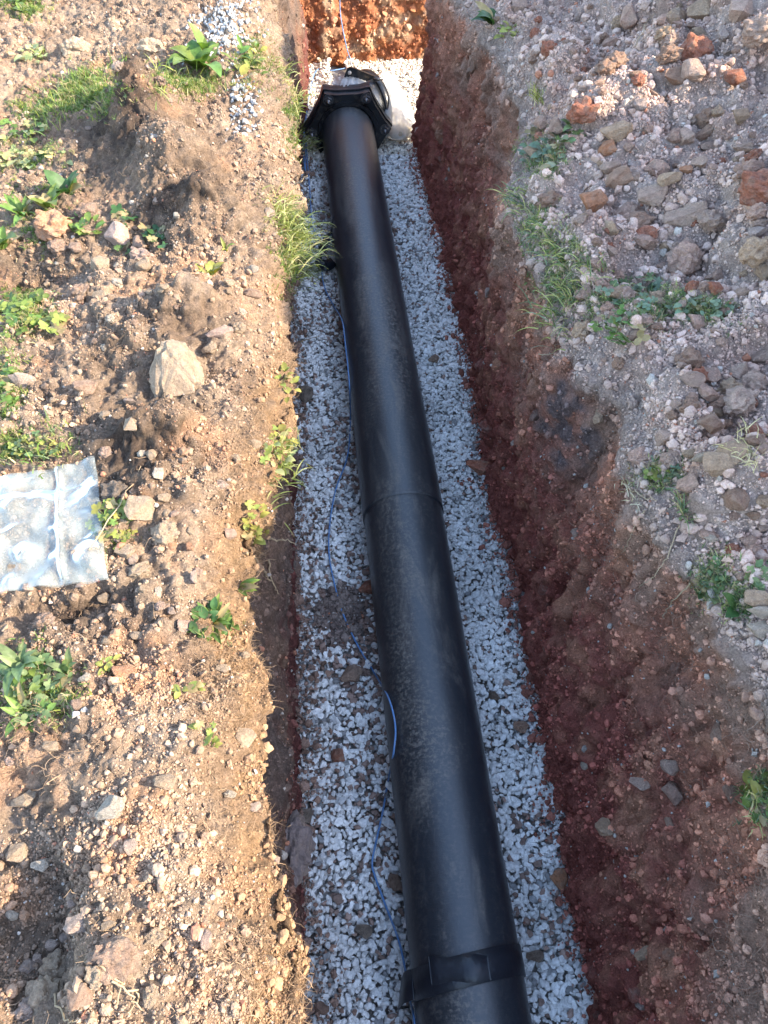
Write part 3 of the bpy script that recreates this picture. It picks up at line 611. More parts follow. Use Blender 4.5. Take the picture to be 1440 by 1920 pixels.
def bag_far():
    c = np.array(unp(748, 258, .02)); root = empty('polythene_bag', tuple(c)); tag(root, 'slumped clear bag hanging beside the black bend and right wall', 'plastic bag')
    n, m = 44, 40; a = np.linspace(0, 2*math.pi, m); hs = np.linspace(0, 1, n)
    A, Hh = np.meshgrid(a, hs); r = np.interp(Hh, [0, .08, .3, .55, .75, .9, 1], [.03, .085, .100, .075, .05, .035, .03])
    cx = np.interp(Hh, [0, .4, .7, 1], [.0, .0, -.02, -.05]); cy = np.interp(Hh, [0, .5, 1], [0, .05, .16]); cz = np.interp(Hh, [0, .1, 1], [0, .02, .30])
    P = np.stack([np.cos(A), np.sin(A), Hh*2], -1); k = .8*np.maximum(ridged(P*np.array([1.6, 1.6, .7]), 1.3, 5), 0)**2-.35+.25*noise(P, 3.2, 9); r = r*(1+.3*k)
    Q = np.stack([cx+r*np.cos(A), cy+r*.8*np.sin(A), cz+.01*k], -1); Q[:, -1] = Q[:, 0]
    sheet_obj('bag_film', Q, M_BAG2, root)
    bm = bmesh.new(); bmesh.ops.create_icosphere(bm, subdivisions=3, radius=1)
    for q in bm.verts: q.co = Vector((q.co.x*.075, q.co.y*.055, .04+q.co.z*.035))
    tt = NT('bag_filling', .9); tt.base((.45, .36, .25)); bm_obj('bag_filling', bm, tt.m, root, True)
    # thin crumpled sheet laid over the top of the bend as a pale patch
    root = empty('pale_sheet', (PX-.02, YC+.12, PZ+.2)); tag(root, 'crumpled shiny pale sheet on top of the bend behind the collar', 'plastic film')
    u, v = np.meshgrid(np.linspace(-1, 1, 40), np.linspace(0, 1, 26)); P = np.stack([u, v, 0*u], -1)
    ang = u*.62; rr = .186+.014*np.maximum(ridged(P*np.array([3, .8, 1]), 1.5, 3), 0)**2+.006*noise(P, 7, 4)
    Q = np.stack([np.sin(ang)*rr, -.05+.13*v+.008*np.sin(u*9), np.cos(ang)*rr-.2+.012*np.sin(v*3.1)], -1); sheet_obj('film', Q+np.array([.03, 0, .02]), M_BAG2, root)
bag_far()

# ================================================================ STONES AND CLODS THAT CAN BE PICKED UP ONE BY ONE
TONE = dict(tan=(.47, .34, .225), pink=(.50, .34, .26), brown=(.36, .235, .165), grey=(.47, .345, .27), blue=(.42, .35, .315), red=(.40, .165, .10), orange=(.50, .25, .135), pale=(.54, .46, .36), dark=(.19, .145, .11))
def stone(px, py, w, h, tone, shape='r', label='', group='', sink=.12, name=None, rz=None):
    loc, nor, mpp = ray(px, py); me = random.choice(BLOCK if shape == 'b' else ROCK if shape == 'r' else CLOD)
    o = bpy.data.objects.new(name or ('earth_clod' if shape == 'c' else 'stone'), me); a, b_ = w*mpp*.60, h*mpp*.60; c_ = .78*(a+b_)/2
    up = (Vector((0, 0, 1))*.45+nor*.55).normalized(); q = up.to_track_quat('Z', 'Y')
    fl = q @ Vector((1, 0, 0)); want = Vector(RGT); want = (want-up*want.dot(up)).normalized(); q = fl.rotation_difference(want) @ q
    q = Quaternion(up, rz if rz is not None else random.uniform(-.25, .25)) @ q
    o.rotation_mode = 'QUATERNION'; o.rotation_quaternion = q; o.scale = (a, b_, c_); o.location = loc+up*c_*((.80 if px > 760 else .66)-sink)+Vector(-FWD)*c_*.05-Vector(UPV)*c_*.3
    v = random.uniform(.88, 1.12); o.color = (*[k*v*(f_ if px > 860 else 1) for k, f_ in zip(TONE[tone], (1.08, .98, .93))], 1); link(o); tag(o, label, 'clod' if shape == 'c' else 'stone', group)
    return o
CR = {2: (0, 0, 2.571), 3: (0, 500, 2.4), 4: (0, 1100, 2.342), 5: (860, 0, 2.483), 6: (860, 600, 2.483), 7: (860, 1200, 2.483), 0: (0, 0, 1)}
WORD2 = dict(pink='pinkish', red='reddish', blue='bluish')
LG = ('middle-sized %s %s on the %s part of the sunlit left bank', 'middle-sized %s %ss, %s part of the left bank')
RG = ('middle-sized %s %s in the %s rubble of the shaded right bank', 'middle-sized %s %ss, %s part of the right bank')
TAB = [
 (3, 800, 460, 205, 235, 'tan', 'b', 'largest tan boulder on the left bank, standing near the trench edge'),
 (3, 995, 300, 110, 65, 'pink', 'r', 'flat pinkish stone just behind the largest boulder on the left bank'),
 (3, 380, 540, 95, 70, 'brown', 'r', 'brown stone left of the largest boulder on the left bank'),
 (3, 485, 670, 60, 60, 'tan', 'r', 'left of two small stones in front of the largest boulder'), (3, 600, 710, 65, 70, 'tan', 'r', 'right of two small stones in front of the largest boulder'),
 (3, 715, 930, 50, 60, 'pale', 'r', 'small pale upright stone on the dark mound right of the bag'), (3, 540, 1010, 105, 95, 'dark', 'c', 'dark earthy clod right of the polythene bag corner'),
 (3, 640, 1075, 135, 130, 'tan', 'r', 'wedge-shaped tan stone right of the polythene bag'), (3, 750, 1105, 40, 40, 'tan', 'r', ''), (3, 790, 1110, 45, 40, 'pink', 'r', ''),
 (3, 755, 1195, 105, 90, 'tan', 'c', 'tan clod below the wedge-shaped stone beside the bag'), (3, 1000, 985, 60, 65, 'grey', 'r', ''), (3, 100, 510, 110, 80, 'grey', 'r', 'flat grey slab at the left frame edge above the bag'),
 (3, 460, 130, 70, 60, 'tan', 'r', ''), (3, 370, 130, 90, 80, 'brown', 'c', ''), (3, 525, 75, 50, 50, 'pale', 'r', ''), (3, 770, 1255, 50, 40, 'orange', 'r', ''), (3, 860, 1260, 45, 50, 'orange', 'r', ''),
 (3, 870, 1400, 35, 70, 'grey', 'r', ''), (3, 710, 1460, 30, 60, 'pale', 'r', ''), (3, 1140, 130, 80, 60, 'brown', 'r', ''), (3, 590, 605, 60, 30, 'grey', 'r', ''), (3, 1030, 1200, 60, 60, 'pink', 'r', ''), (3, 850, 1190, 40, 40, 'tan', 'r', ''),
 (2, 265, 1100, 140, 120, 'orange', 'c', 'rough orange lump among the weeds at upper left'), (2, 560, 1140, 130, 130, 'pink', 'r', 'rounded pinkish stone in the hollow below the dark mound'),
 (2, 675, 1185, 80, 90, 'brown', 'r', 'brown upright stone beside the rounded pinkish stone in the hollow'), (2, 485, 1280, 100, 90, 'tan', 'r', 'tan stone lowest in the hollow below the dark mound'), (2, 370, 1190, 60, 55, 'brown', 'r', ''), (2, 280, 1195, 80, 70, 'brown', 'c', ''),
 (2, 690, 1240, 100, 60, 'pink', 'c', ''), (2, 370, 245, 100, 90, 'tan', 'c', 'left of two tan lumps behind the grass at top left'), (2, 730, 245, 105, 75, 'tan', 'c', 'right of two tan lumps behind the grass at top left'), (2, 1290, 1030, 60, 70, 'grey', 'r', ''),
 (2, 560, 1365, 50, 55, 'pale', 'r', ''), (2, 430, 1030, 90, 70, 'brown', 'c', ''), (2, 700, 1285, 90, 60, 'tan', 'r', ''),
 (4, 800, 180, 75, 80, 'pink', 'r', 'pinkish stone touching the round-leaved plant on the left bank'), (4, 605, 205, 75, 45, 'tan', 'r', ''), (4, 545, 390, 110, 90, 'orange', 'r', 'orange stone on the ridge right of the leafy weed patch'),
 (4, 495, 955, 115, 110, 'pale', 'r', 'pale flat square stone in the middle of the near left bank'), (4, 85, 1170, 90, 90, 'tan', 'r', 'left of two pale stones near the lower left frame edge'), (4, 180, 1205, 75, 65, 'pale', 'r', 'right of two pale stones near the lower left frame edge'),
 (4, 575, 1140, 60, 75, 'grey', 'r', 'grey upright pebble alone on the near left bank'), (4, 360, 1480, 130, 90, 'grey', 'r', 'grey flat stone in the shade at lower left'), (4, 285, 1540, 50, 50, 'grey', 'r', ''), (4, 235, 1570, 55, 50, 'grey', 'r', ''),
 (4, 915, 1540, 60, 95, 'pink', 'r', 'upright pinkish stone near the trench edge at lower left'), (4, 505, 1600, 180, 140, 'brown', 'c', 'largest crumbly tan clod at lower left'), (4, 250, 1660, 100, 90, 'tan', 'c', 'smallest of the crumbly tan clods at lower left'),
 (4, 210, 1785, 140, 150, 'tan', 'c', 'tall crumbly clod nearest the lower left corner'), (4, 365, 1780, 110, 110, 'brown', 'r', 'smooth brown stone between the clods at lower left'), (4, 1065, 660, 85, 100, 'tan', 'r', 'tan stone stuck in the lip of the trench on the left'),
 (4, 125, 930, 110, 80, 'tan', 'r', 'tan stone at left frame edge below the leafy weed patch'), (4, 230, 690, 70, 50, 'tan', 'r', ''), (4, 580, 1300, 45, 40, 'orange', 'r', 'small bright orange fragment on the near left bank'), (4, 970, 1485, 40, 35, 'orange', 'r', ''),
 (4, 665, 1785, 60, 70, 'tan', 'c', ''), (4, 170, 1620, 50, 40, 'grey', 'r', ''), (4, 120, 1655, 70, 60, 'grey', 'r', ''), (4, 435, 1690, 80, 80, 'tan', 'c', ''),
 (5, 270, 40, 80, 90, 'grey', 'r', ''), (5, 810, 85, 100, 110, 'pink', 'r', 'pointed pinkish stone at the top of the right bank'), (5, 1010, 95, 100, 110, 'tan', 'r', 'tan stone second of the row at the top of the right bank'), (5, 1125, 70, 120, 120, 'tan', 'r', 'rounded tan boulder third of the row at the top of the right bank'),
 (5, 1320, 70, 140, 120, 'grey', 'r', 'large grey-tan boulder nearest the top right corner'), (5, 1240, 160, 55, 75, 'blue', 'r', 'bluish grey upright stone near the top right corner'), (5, 1400, 150, 120, 100, 'grey', 'c', ''), (5, 985, 360, 120, 90, 'brown', 'r', 'brown stone left of the dark grey one on the upper right bank'),
 (5, 1085, 345, 120, 110, 'grey', 'r', 'dark grey angular stone on the upper right bank'), (5, 1085, 250, 120, 110, 'red', 'c', 'red-brown lump above the dark grey stone on the right bank'), (5, 975, 270, 90, 70, 'brown', 'c', ''), (5, 705, 205, 80, 45, 'pink', 'r', ''),
 (5, 1270, 370, 90, 80, 'red', 'r', 'reddish stone with pale face near the right frame edge'), (5, 740, 632, 150, 78, 'tan', 'r', 'pale orange block below the sunlit ridge on the right bank'), (5, 470, 590, 95, 80, 'pink', 'r', 'pinkish stone above the trench edge on the upper right bank'),
 (5, 580, 520, 110, 90, 'red', 'c', 'red-orange clod at the foot of the sunlit ridge'), (5, 695, 705, 100, 70, 'orange', 'r', 'orange-tan stone under the pale orange block'), (5, 795, 690, 60, 45, 'pink', 'r', ''), (5, 875, 605, 60, 45, 'pink', 'r', ''),
 (5, 755, 830, 140, 85, 'brown', 'r', 'broad brown stone in the middle of the right bank'), (5, 920, 795, 110, 100, 'pink', 'r', 'triangular pink stone right of the broad brown one'), (5, 610, 945, 130, 110, 'orange', 'r', 'red and white stone close to the dark soil hollow'),
 (5, 430, 940, 90, 70, 'brown', 'c', 'crumbly brown lump perched at the right trench edge'), (5, 900, 915, 120, 110, 'grey', 'r', 'rounded grey stone below the triangular pink one'), (5, 1040, 1015, 150, 100, 'grey', 'r', 'wide grey stone in the middle of the right bank'), (5, 1155, 1040, 90, 120, 'grey', 'r', 'tall grey stone touching the wide grey one'),
 (5, 725, 1050, 120, 80, 'tan', 'r', 'smooth tan stone above the pink-orange one on the right bank'), (5, 830, 1050, 110, 85, 'brown', 'c', ''), (5, 850, 1140, 130, 90, 'pink', 'r', 'pink-orange stone above the clover on the right bank'), (5, 1035, 1210, 130, 140, 'pink', 'c', 'largest pinkish clod right of the pink-orange stone'),
 (5, 1200, 1290, 55, 60, 'pink', 'r', ''), (5, 960, 1150, 60, 50, 'tan', 'r', ''), (5, 1055, 800, 60, 50, 'orange', 'r', ''), (5, 1150, 690, 80, 80, 'grey', 'r', ''), (5, 1065, 650, 80, 100, 'grey', 'r', ''), (5, 1150, 625, 100, 50, 'brown', 'r', ''), (5, 1330, 690, 90, 40, 'grey', 'r', ''),
 (5, 1400, 900, 160, 140, 'red', 'c', 'big red clod at the right frame edge'), (5, 1395, 1080, 80, 60, 'blue', 'r', 'bluish stone below the big red clod'), (5, 1320, 1365, 90, 45, 'grey', 'r', ''), (5, 700, 780, 110, 60, 'grey', 'r', ''), (5, 820, 770, 60, 40, 'blue', 'r', ''), (5, 1415, 1270, 60, 90, 'tan', 'r', ''), (5, 1120, 760, 70, 60, 'grey', 'r', ''), (5, 840, 490, 60, 60, 'blue', 'r', ''),
 (6, 1380, 520, 80, 100, 'red', 'r', 'orange-red stone upright near the right frame edge'), (6, 1285, 840, 110, 130, 'brown', 'r', 'rounded brown stone near the right edge above the grass tuft'), (6, 1140, 640, 110, 40, 'pale', 'r', 'pale flat stone beside the dry straw on the right bank'), (6, 1400, 840, 80, 70, 'tan', 'r', ''),
 (6, 1370, 905, 60, 45, 'brown', 'r', ''), (6, 1170, 1020, 60, 40, 'pale', 'r', ''), (6, 1400, 1450, 110, 80, 'pale', 'r', 'pale stone at the right frame edge beside the broad-leaved weed'), (6, 1405, 1350, 110, 60, 'pale', 'r', ''), (6, 1400, 1285, 50, 50, 'red', 'r', ''), (6, 1320, 1190, 60, 50, 'pink', 'r', ''), (6, 1300, 590, 110, 40, 'tan', 'r', ''),
 (6, 1410, 170, 90, 60, 'grey', 'r', ''), (6, 1300, 390, 130, 120, 'grey', 'c', 'grey clod highest on the right bank above the straw'), (6, 1210, 390, 100, 70, 'brown', 'c', ''), (6, 840, 640, 90, 80, 'pink', 'c', 'pinkish clod at the lip of the right wall'),
]
WALL = [(6, 655, 440, 50, 90, 'tan'), (7, 980, 580, 80, 90, 'grey'), (7, 845, 655, 95, 70, 'grey'), (7, 1000, 700, 90, 110, 'pink'), (7, 680, 870, 65, 110, 'tan'), (7, 870, 1455, 90, 60, 'tan'), (7, 1210, 420, 70, 110, 'brown'), (7, 1265, 695, 70, 120, 'brown'), (7, 985, 850, 40, 80, 'brown'), (6, 340, 270, 40, 70, 'orange'), (6, 545, 985, 45, 45, 'grey'), (7, 585, 580, 40, 40, 'pale')]
for c, cx, cy, w, h, tone, shp, lab in TAB:
    ox, oy, k = CR[c]; side = RG if c >= 5 else LG
    q = (WORD2.get(tone, tone), 'clod' if shp == 'c' else 'stone', ('far', 'middle', 'near')[int(oy+cy/k > 500)+int(oy+cy/k > 1000)])
    stone(ox+cx/k, oy+cy/k, w/k, h/k, tone, shp, lab or side[0] % q, '' if lab else side[1] % q)
for c, cx, cy, w, h, tone in WALL:
    ox, oy, k = CR[c]; o = stone(ox+cx/k, oy+cy/k, w/k, h/k, tone, 'r', sink=.45, name='embedded_stone'); o.parent = right_bank; del o['category']
for px, py, w, h, tone, lab in ((635, 1414, 30, 28, 'red', 'dark red stone on the gravel left of the pipe'), (897, 880, 52, 30, 'red', 'red-brown stone on the gravel against the right wall'), (572, 742, 30, 40, 'dark', 'dark stone on the gravel under the left wall'),
        (681, 1742, 32, 30, 'dark', 'dark brown stone on the near gravel left of the pipe'), (741, 1650, 24, 32, 'brown', 'brown stone wedged between gravel and near pipe flank'), (1046, 1646, 30, 40, 'orange', 'orange-brown stone on the gravel right of the pipe'), (925, 1305, 22, 20, 'dark', 'dark round stone on the gravel right of the pipe'),
        (575, 1530, 26, 30, 'dark', 'dark stone on the gravel beside the grey wall boulder'), (975, 1362, 26, 24, 'brown', 'brown stone on the gravel close to the red wall'), (658, 1262, 38, 36, 'brown', 'brown lump on the gravel below the soil patch'), (690, 1100, 34, 30, 'red', 'red stone between soil patch and pipe'), (660, 690, 24, 20, 'dark', 'small dark stone on the far gravel left of the pipe'),
        (1000, 1790, 34, 26, 'dark', 'dark flat stone on the gravel right of the near tape'), (812, 675, 20, 20, 'brown', 'small brown stone on the far gravel right of the pipe')):
    stone(px, py, w, h, tone, 'r', lab, sink=.05)
bo = stone(540, 1590, 66, 108, 'grey', 'c', 'rough grey boulder bulging from the left trench wall', sink=.35, name='boulder', rz=0); bo.color = (.26, .20, .18, 1); bo['category'] = 'boulder'

_SC = {}
def sample(name, n, dens=None, m=230):
    # random places on a sheet, weighted by area and a density mask; only where the picture or a step aside looks
    if name not in _SC:
        V, C, N = SOILS[name]; A = V[:-1, :-1]; d1 = V[1:, :-1]-A; d2 = V[:-1, 1:]-A; ar = np.linalg.norm(np.cross(d1, d2), axis=-1)
        k = inframe(A, 300) & (ar < 1e-3); _SC[name] = (A[k], C[:-1, :-1][k], N[:-1, :-1][k], d1[k], d2[k], ar[k])
    A, C, N, d1, d2, ar = _SC[name]; w = ar*inframe(A, m)
    if dens is not None: w = w*dens(A, C, N)
    cw = np.cumsum(w); i = np.searchsorted(cw, RNG.random(n)*cw[-1]); i = np.minimum(i, len(ar)-1); a, b_ = RNG.random((2, n, 1))
    return A[i]+d1[i]*a+d2[i]*b_, C[i], N[i]
WORD = dict(tan='tan', pink='pinkish', brown='brown', grey='grey', pale='pale', red='reddish')
def distinct(name, n, dens, rmin, rmax, where, tones, shp=.7):
    P, C, N = sample(name, n, dens, -12)
    for p in P:
        x, y, z = project(p); part = ('far', 'middle', 'near')[int(y > 500)+int(y > 1000)]; r = rmin*(rmax/rmin)**(random.random()**1.8); tn = random.choice(tones); rk = random.random() < shp; kd = 'stone' if rk else 'clod'
        stone(x, y, 2*r*F/z, 2*r*random.uniform(.7, 1.)*F/z, tn, 'r' if rk else 'c', 'small %s %s strewn %s' % (WORD[tn], kd, where % part), 'small %s %ss %s' % (WORD[tn], kd, where % part))
bankl = lambda A, C, N: (N[..., 2] > .35)*(A[..., 2] > .9)
distinct('left_bank', 105, lambda A, C, N: bankl(A, C, N)*(.3+sm(-.1, .4, noise(A, 3, 9)))*(A[..., 0] < -.16)/project(A)[2]**1.2, .009, .022, 'on the %s stretch of the sunlit left bank', ['tan', 'tan', 'pink', 'brown', 'pale', 'grey'])
distinct('right_bank', 225, lambda A, C, N: (N[..., 2] > .2)*(A[..., 2] > 1.08)*(A[..., 0] > xr(A[..., 1])+.035)/project(A)[2]**2.2, .010, .034, 'on the %s stretch of the shaded right bank', ['pink', 'grey', 'grey', 'brown', 'tan', 'pink', 'red'], .6)

for nm, par, n, dens in (('right_bank', right_bank, 60, lambda A, C, N: (A[..., 2] < 1.0)*(A[..., 2] > .05)*(A[..., 0] < xr(A[..., 1])+.02)), ('left_bank', left_bank, 40, lambda A, C, N: (A[..., 2] < .97)*(A[..., 2] > .05)*(A[..., 0] > xl(A[..., 1])-.12))):
    P, C, N = sample(nm, n, dens, -10)
    for p, c, nn in zip(P, C, N):
        rk = random.random() < .5; o = bpy.data.objects.new('embedded_stone' if rk else 'embedded_clod', random.choice(ROCK if rk else CLOD)); r = .009*(.038/.009)**(random.random()**1.7); o.location = p+nn*r*.2; o.rotation_euler = [random.uniform(0, 6.28) for _ in range(3)]; o.scale = (r, r*random.uniform(.6, 1), r*random.uniform(.6, 1.2))
        q = c*random.uniform(.8, 1.35); o.color = (q[0], q[1], q[2], 1) if random.random() < .75 else (.44*q[0]/.3, .33*q[0]/.3, .27*q[0]/.3, 1); link(o, par)
# ================================================================ LOOSE CRUMBS, FIBRES AND SHORT GRASS (uncountable)
def instance_object(name, P, E, Sx, I, Cc, meshes, label):
    coll = bpy.data.collections.new(name+'_shapes')
    for i, me in enumerate(meshes):
        coll.objects.link(bpy.data.objects.new('%s_shape_%02d' % (name, i), me))
    n = len(P); me = bpy.data.meshes.new(name); me.vertices.add(n); me.vertices.foreach_set('co', np.asarray(P, np.float32).ravel())
    for nm, ty, key, dat in (('rot', 'FLOAT_VECTOR', 'vector', E), ('scl', 'FLOAT_VECTOR', 'vector', Sx), ('idx', 'INT', 'value', I), ('col', 'FLOAT_COLOR', 'color', np.concatenate([Cc, np.ones((n, 1))], 1))):
        a = me.attributes.new(nm, ty, 'POINT'); a.data.foreach_set(key, np.asarray(dat, np.int32 if ty == 'INT' else np.float32).ravel())
    o = link(bpy.data.objects.new(name, me)); ng = bpy.data.node_groups.new(name, 'GeometryNodeTree')
    ng.interface.new_socket('Geometry', in_out='INPUT', socket_type='NodeSocketGeometry'); ng.interface.new_socket('Geometry', in_out='OUTPUT', socket_type='NodeSocketGeometry')
    N = ng.nodes; L = ng.links; gi = N.new('NodeGroupInput'); go = N.new('NodeGroupOutput'); ci = N.new('GeometryNodeCollectionInfo'); ci.inputs['Collection'].default_value = coll
    ci.inputs['Separate Children'].default_value = True; ci.inputs['Reset Children'].default_value = True; mp = N.new('GeometryNodeMeshToPoints'); ip = N.new('GeometryNodeInstanceOnPoints'); ip.inputs['Pick Instance'].default_value = True
    def at(nm, ty):
        q = N.new('GeometryNodeInputNamedAttribute'); q.data_type = ty; q.inputs[0].default_value = nm; return [s_ for s_ in q.outputs if s_.enabled and s_.name == 'Attribute'][0]
    er = N.new('FunctionNodeEulerToRotation'); L.new(at('rot', 'FLOAT_VECTOR'), er.inputs[0]); L.new(er.outputs[0], ip.inputs['Rotation']); L.new(at('scl', 'FLOAT_VECTOR'), ip.inputs['Scale']); L.new(at('idx', 'INT'), ip.inputs['Instance Index'])
    L.new(gi.outputs[0], mp.inputs[0]); L.new(mp.outputs[0], ip.inputs['Points']); L.new(ci.outputs[0], ip.inputs['Instance']); L.new(ip.outputs[0], go.inputs[0])
    md = o.modifiers.new('instances', 'NODES'); md.node_group = ng; return tag(o, label, kind='stuff')
def crumbs(name, sheetn, n, dens, r0, rmax, pw, label, bright=(.8, 1.28)):
    P, C, N = sample(sheetn, n, dens); r = np.clip(r0*RNG.random(n)**(-pw), r0, rmax); P = P+N*r[:, None]*.35
    C = C*RNG.uniform(*bright, (n, 1))*np.array([1.08, 1.05, 1.03]); u = RNG.random(n); pal = u < .03; C[pal] = np.array([.42, .36, .30])*RNG.uniform(.7, 1.15, (pal.sum(), 1)); rd = u > .975; C[rd] = np.array([.40, .18, .11])
    I = RNG.integers(0, len(PEB), n); s3 = r[:, None]*RNG.uniform(.75, 1.2, (n, 3)); return instance_object(name, P, RNG.uniform(0, 6.28, (n, 3)), s3, I, C, PEB, label)
nearw = lambda A: 1/np.maximum(project(A)[2], .5)**1.6
crumbs('loose_crumbs', 'left_bank', 112000, lambda A, C, N: bankl(A, C, N)*(.12+1.3*sm(-.2, .4, fbm(A, 5, 2, 9)))*nearw(A)*(.55+.45*sm(.15, .25, C[..., 0])), .0014, .010, .36, 'loose crumbs and grit of tan soil covering the left bank')
crumbs('rubble_crumbs', 'right_bank', 104000, lambda A, C, N: (N[..., 2] > .1)*(A[..., 2] > 1.0)*(A[..., 0] > xr(A[..., 1])-.02)*(.5+sm(-.2, .3, fbm(A, 5, 2, 19)))*nearw(A), .0019, .015, .40, 'loose rubble crumbs and grit covering the right bank')
crumbs('wall_crumbs', 'right_bank', 30000, lambda A, C, N: (A[..., 2] < 1.05)*(A[..., 0] < xr(A[..., 1])+.03)*nearw(A)*(.3+sm(-.1, .4, fbm(A, 6, 2, 29))), .0020, .011, .38, 'crumbs and grit stuck in the right trench wall', (.6, 1.4))
crumbs('left_wall_crumbs', 'left_bank', 9000, lambda A, C, N: (A[..., 2] < .98)*(A[..., 0] > xl(A[..., 1])-.1)*nearw(A), .0022, .012, .40, 'crumbs and grit stuck in the left trench wall', (.7, 1.4))
crumbs('end_wall_crumbs', 'end_wall', 7000, lambda A, C, N: (A[..., 2] < 1.1)*1., .005, .025, .35, 'clay crumbs stuck in the orange end wall', (.8, 1.5))
def foot(name, n, xf, side, tone, label):
    Y = RNG.uniform(-.3, 4.4, n); d = np.abs(RNG.normal(0, .035, n))*(.5+sm(-.3, .4, noise(np.stack([Y*0+side, Y, Y*0], -1), 3, 23))*1.4); P = np.stack([xf(Y)-side*d, Y, .012+.02*np.exp(-d/.02)+RNG.uniform(0, .008, n)], -1)
    r = np.clip(.0028*RNG.random(n)**(-.42), .0028, .017); C = np.array(tone)*RNG.uniform(.6, 1.4, (n, 1)); instance_object(name, P, RNG.uniform(0, 6.28, (n, 3)), r[:, None]*RNG.uniform(.75, 1.2, (n, 3)), RNG.integers(0, len(PEB), n), C, PEB, label)
foot('fallen_red_earth', 5000, xrb, 1, (.30, .12, .085), 'crumbs of red earth fallen on the gravel along the right wall')
foot('fallen_brown_earth', 3500, xlb, -1, (.24, .15, .11), 'crumbs of brown earth fallen on the gravel along the left wall')
# patches of white gravel spilled on the far left bank
P, C, N = sample('left_bank', 650, lambda A, C, N: bankl(A, C, N)*(np.exp(-((project(A)[0]-425)/38)**2-((project(A)[1]-55)/38)**2)+.7*np.exp(-((project(A)[0]-455)/22)**2-((project(A)[1]-200)/42)**2)))
n = len(P); r = RNG.uniform(.005, .011, n); cc = np.array([.45, .435, .41])*RNG.uniform(.7, 1.1, (n, 1)); instance_object('spilled_gravel', P+np.array([0, 0, .004]), RNG.uniform(0, 6.28, (n, 3)), np.repeat(r[:, None], 3, 1)*RNG.uniform(.8, 1.2, (n, 3)), RNG.integers(0, 8, n), cc, PEB[:8], 'white gravel spilled over the far left bank beside the edge')
# soil patch on the gravel
c0 = unp(640, 1150, 0); u, v = np.meshgrid(np.linspace(-1, 1, 70), np.linspace(-1, 1, 90)); P = np.stack([c0[0]+u*.17, c0[1]+v*.23, 0*u], -1)
q = .75-2.0*(u*u+v*v)+.55*noise(P, 11, 7)+.45*noise(P, 28, 8)+.25*noise(P, 60, 9); P[..., 2] = -.035+.05*sm(-.25, .6, q)+.012*fbm(P, 25, 3, 12)+.012*clods(P, 45, 13)
n2 = sm(-.3, .3, fbm(P, 16, 3, 14)); me = mesh_np('soil_patch', P.reshape(-1, 3), [grid_faces(90, 70)], lerp((.23, .185, .16), (.16, .125, .105), n2).reshape(-1, 3), True, M_SOIL); o = link(bpy.data.objects.new('soil_patch', me)); tag(o, 'flattened patch of dark soil fallen on the gravel left of the pipe', 'soil')
SOILS['patch'] = (P, lerp((.21, .165, .14), (.15, .115, .10), n2), normals(P)); crumbs('patch_crumbs', 'patch', 1500, lambda A, C, N: (A[..., 2] > .0)*1., .003, .014, .4, 'crumbs of dark soil on the fallen patch')
o = bpy.data.objects['patch_crumbs']
# fibres: dead roots and straw
def curl_mesh(name, seed, mat, n=7, wid=.02):
    r = random.Random(seed); pts = [Vector((0, 0, 0))]; d = Vector((1, 0, .15)).normalized()
    for _ in range(n): d = (d+Vector((r.gauss(0, .35), r.gauss(0, .5), r.gauss(0, .35)))).normalized(); pts.append(pts[-1]+d/n)
    V = []
    for i, p in enumerate(pts):
        w = wid*(1-.6*i/n); V += [p+Vector((0, w, 0)), p+Vector((0, -w*.5, w*.8)), p+Vector((0, -w*.5, -w*.8))]
    k = np.arange(len(V)).reshape(-1, 3); f = np.stack([k[:-1], np.roll(k, -1, 1)[:-1], np.roll(k, -1, 1)[1:], k[1:]], -1).reshape(-1, 4); return mesh_np(name, np.array([tuple(p) for p in V]), [f], None, True, mat)
FIB = [curl_mesh('fibre', 600+i, M_FIBRE) for i in range(8)]
def fibres(name, sheetn, n, dens, lo_, hi, tone, label):
    P, C, N = sample(sheetn, n, dens); L = RNG.uniform(lo_, hi, n)*RNG.uniform(.4, 1, n); cc = np.array(tone)*RNG.uniform(.5, 1.3, (n, 1)); cc = .7*cc+.3*C
    E = np.stack([RNG.uniform(0, 6.28, n), RNG.normal(-.3, .5, n), RNG.uniform(0, 6.28, n)], -1); s3 = np.stack([L, L*RNG.uniform(.6, 1.2, n), L*RNG.uniform(.6, 1.2, n)], -1); return instance_object(name, P+N*.002, E, s3, RNG.integers(0, 8, n), cc, FIB, label)
fibres('dead_roots', 'left_bank', 14000, lambda A, C, N: (A[..., 2] > .8)*nearw(A)*(.1+sm(0., .4, noise(A, 5, 39)))*(.5+2.*(np.abs(A[..., 0]-xl(A[..., 1])) < .12)), .02, .06, (.34, .23, .14), 'fine dead roots and straw over the left bank')
fibres('wall_roots', 'right_bank', 8000, lambda A, C, N: (A[..., 2] > .5)*(A[..., 0] < xr(A[..., 1])+.15)*nearw(A)*(.1+sm(0., .4, noise(A, 5, 49)))*sm(.4, 1.1, A[..., 2]), .02, .07, (.24, .17, .12), 'fine roots hanging in the top of the right wall')

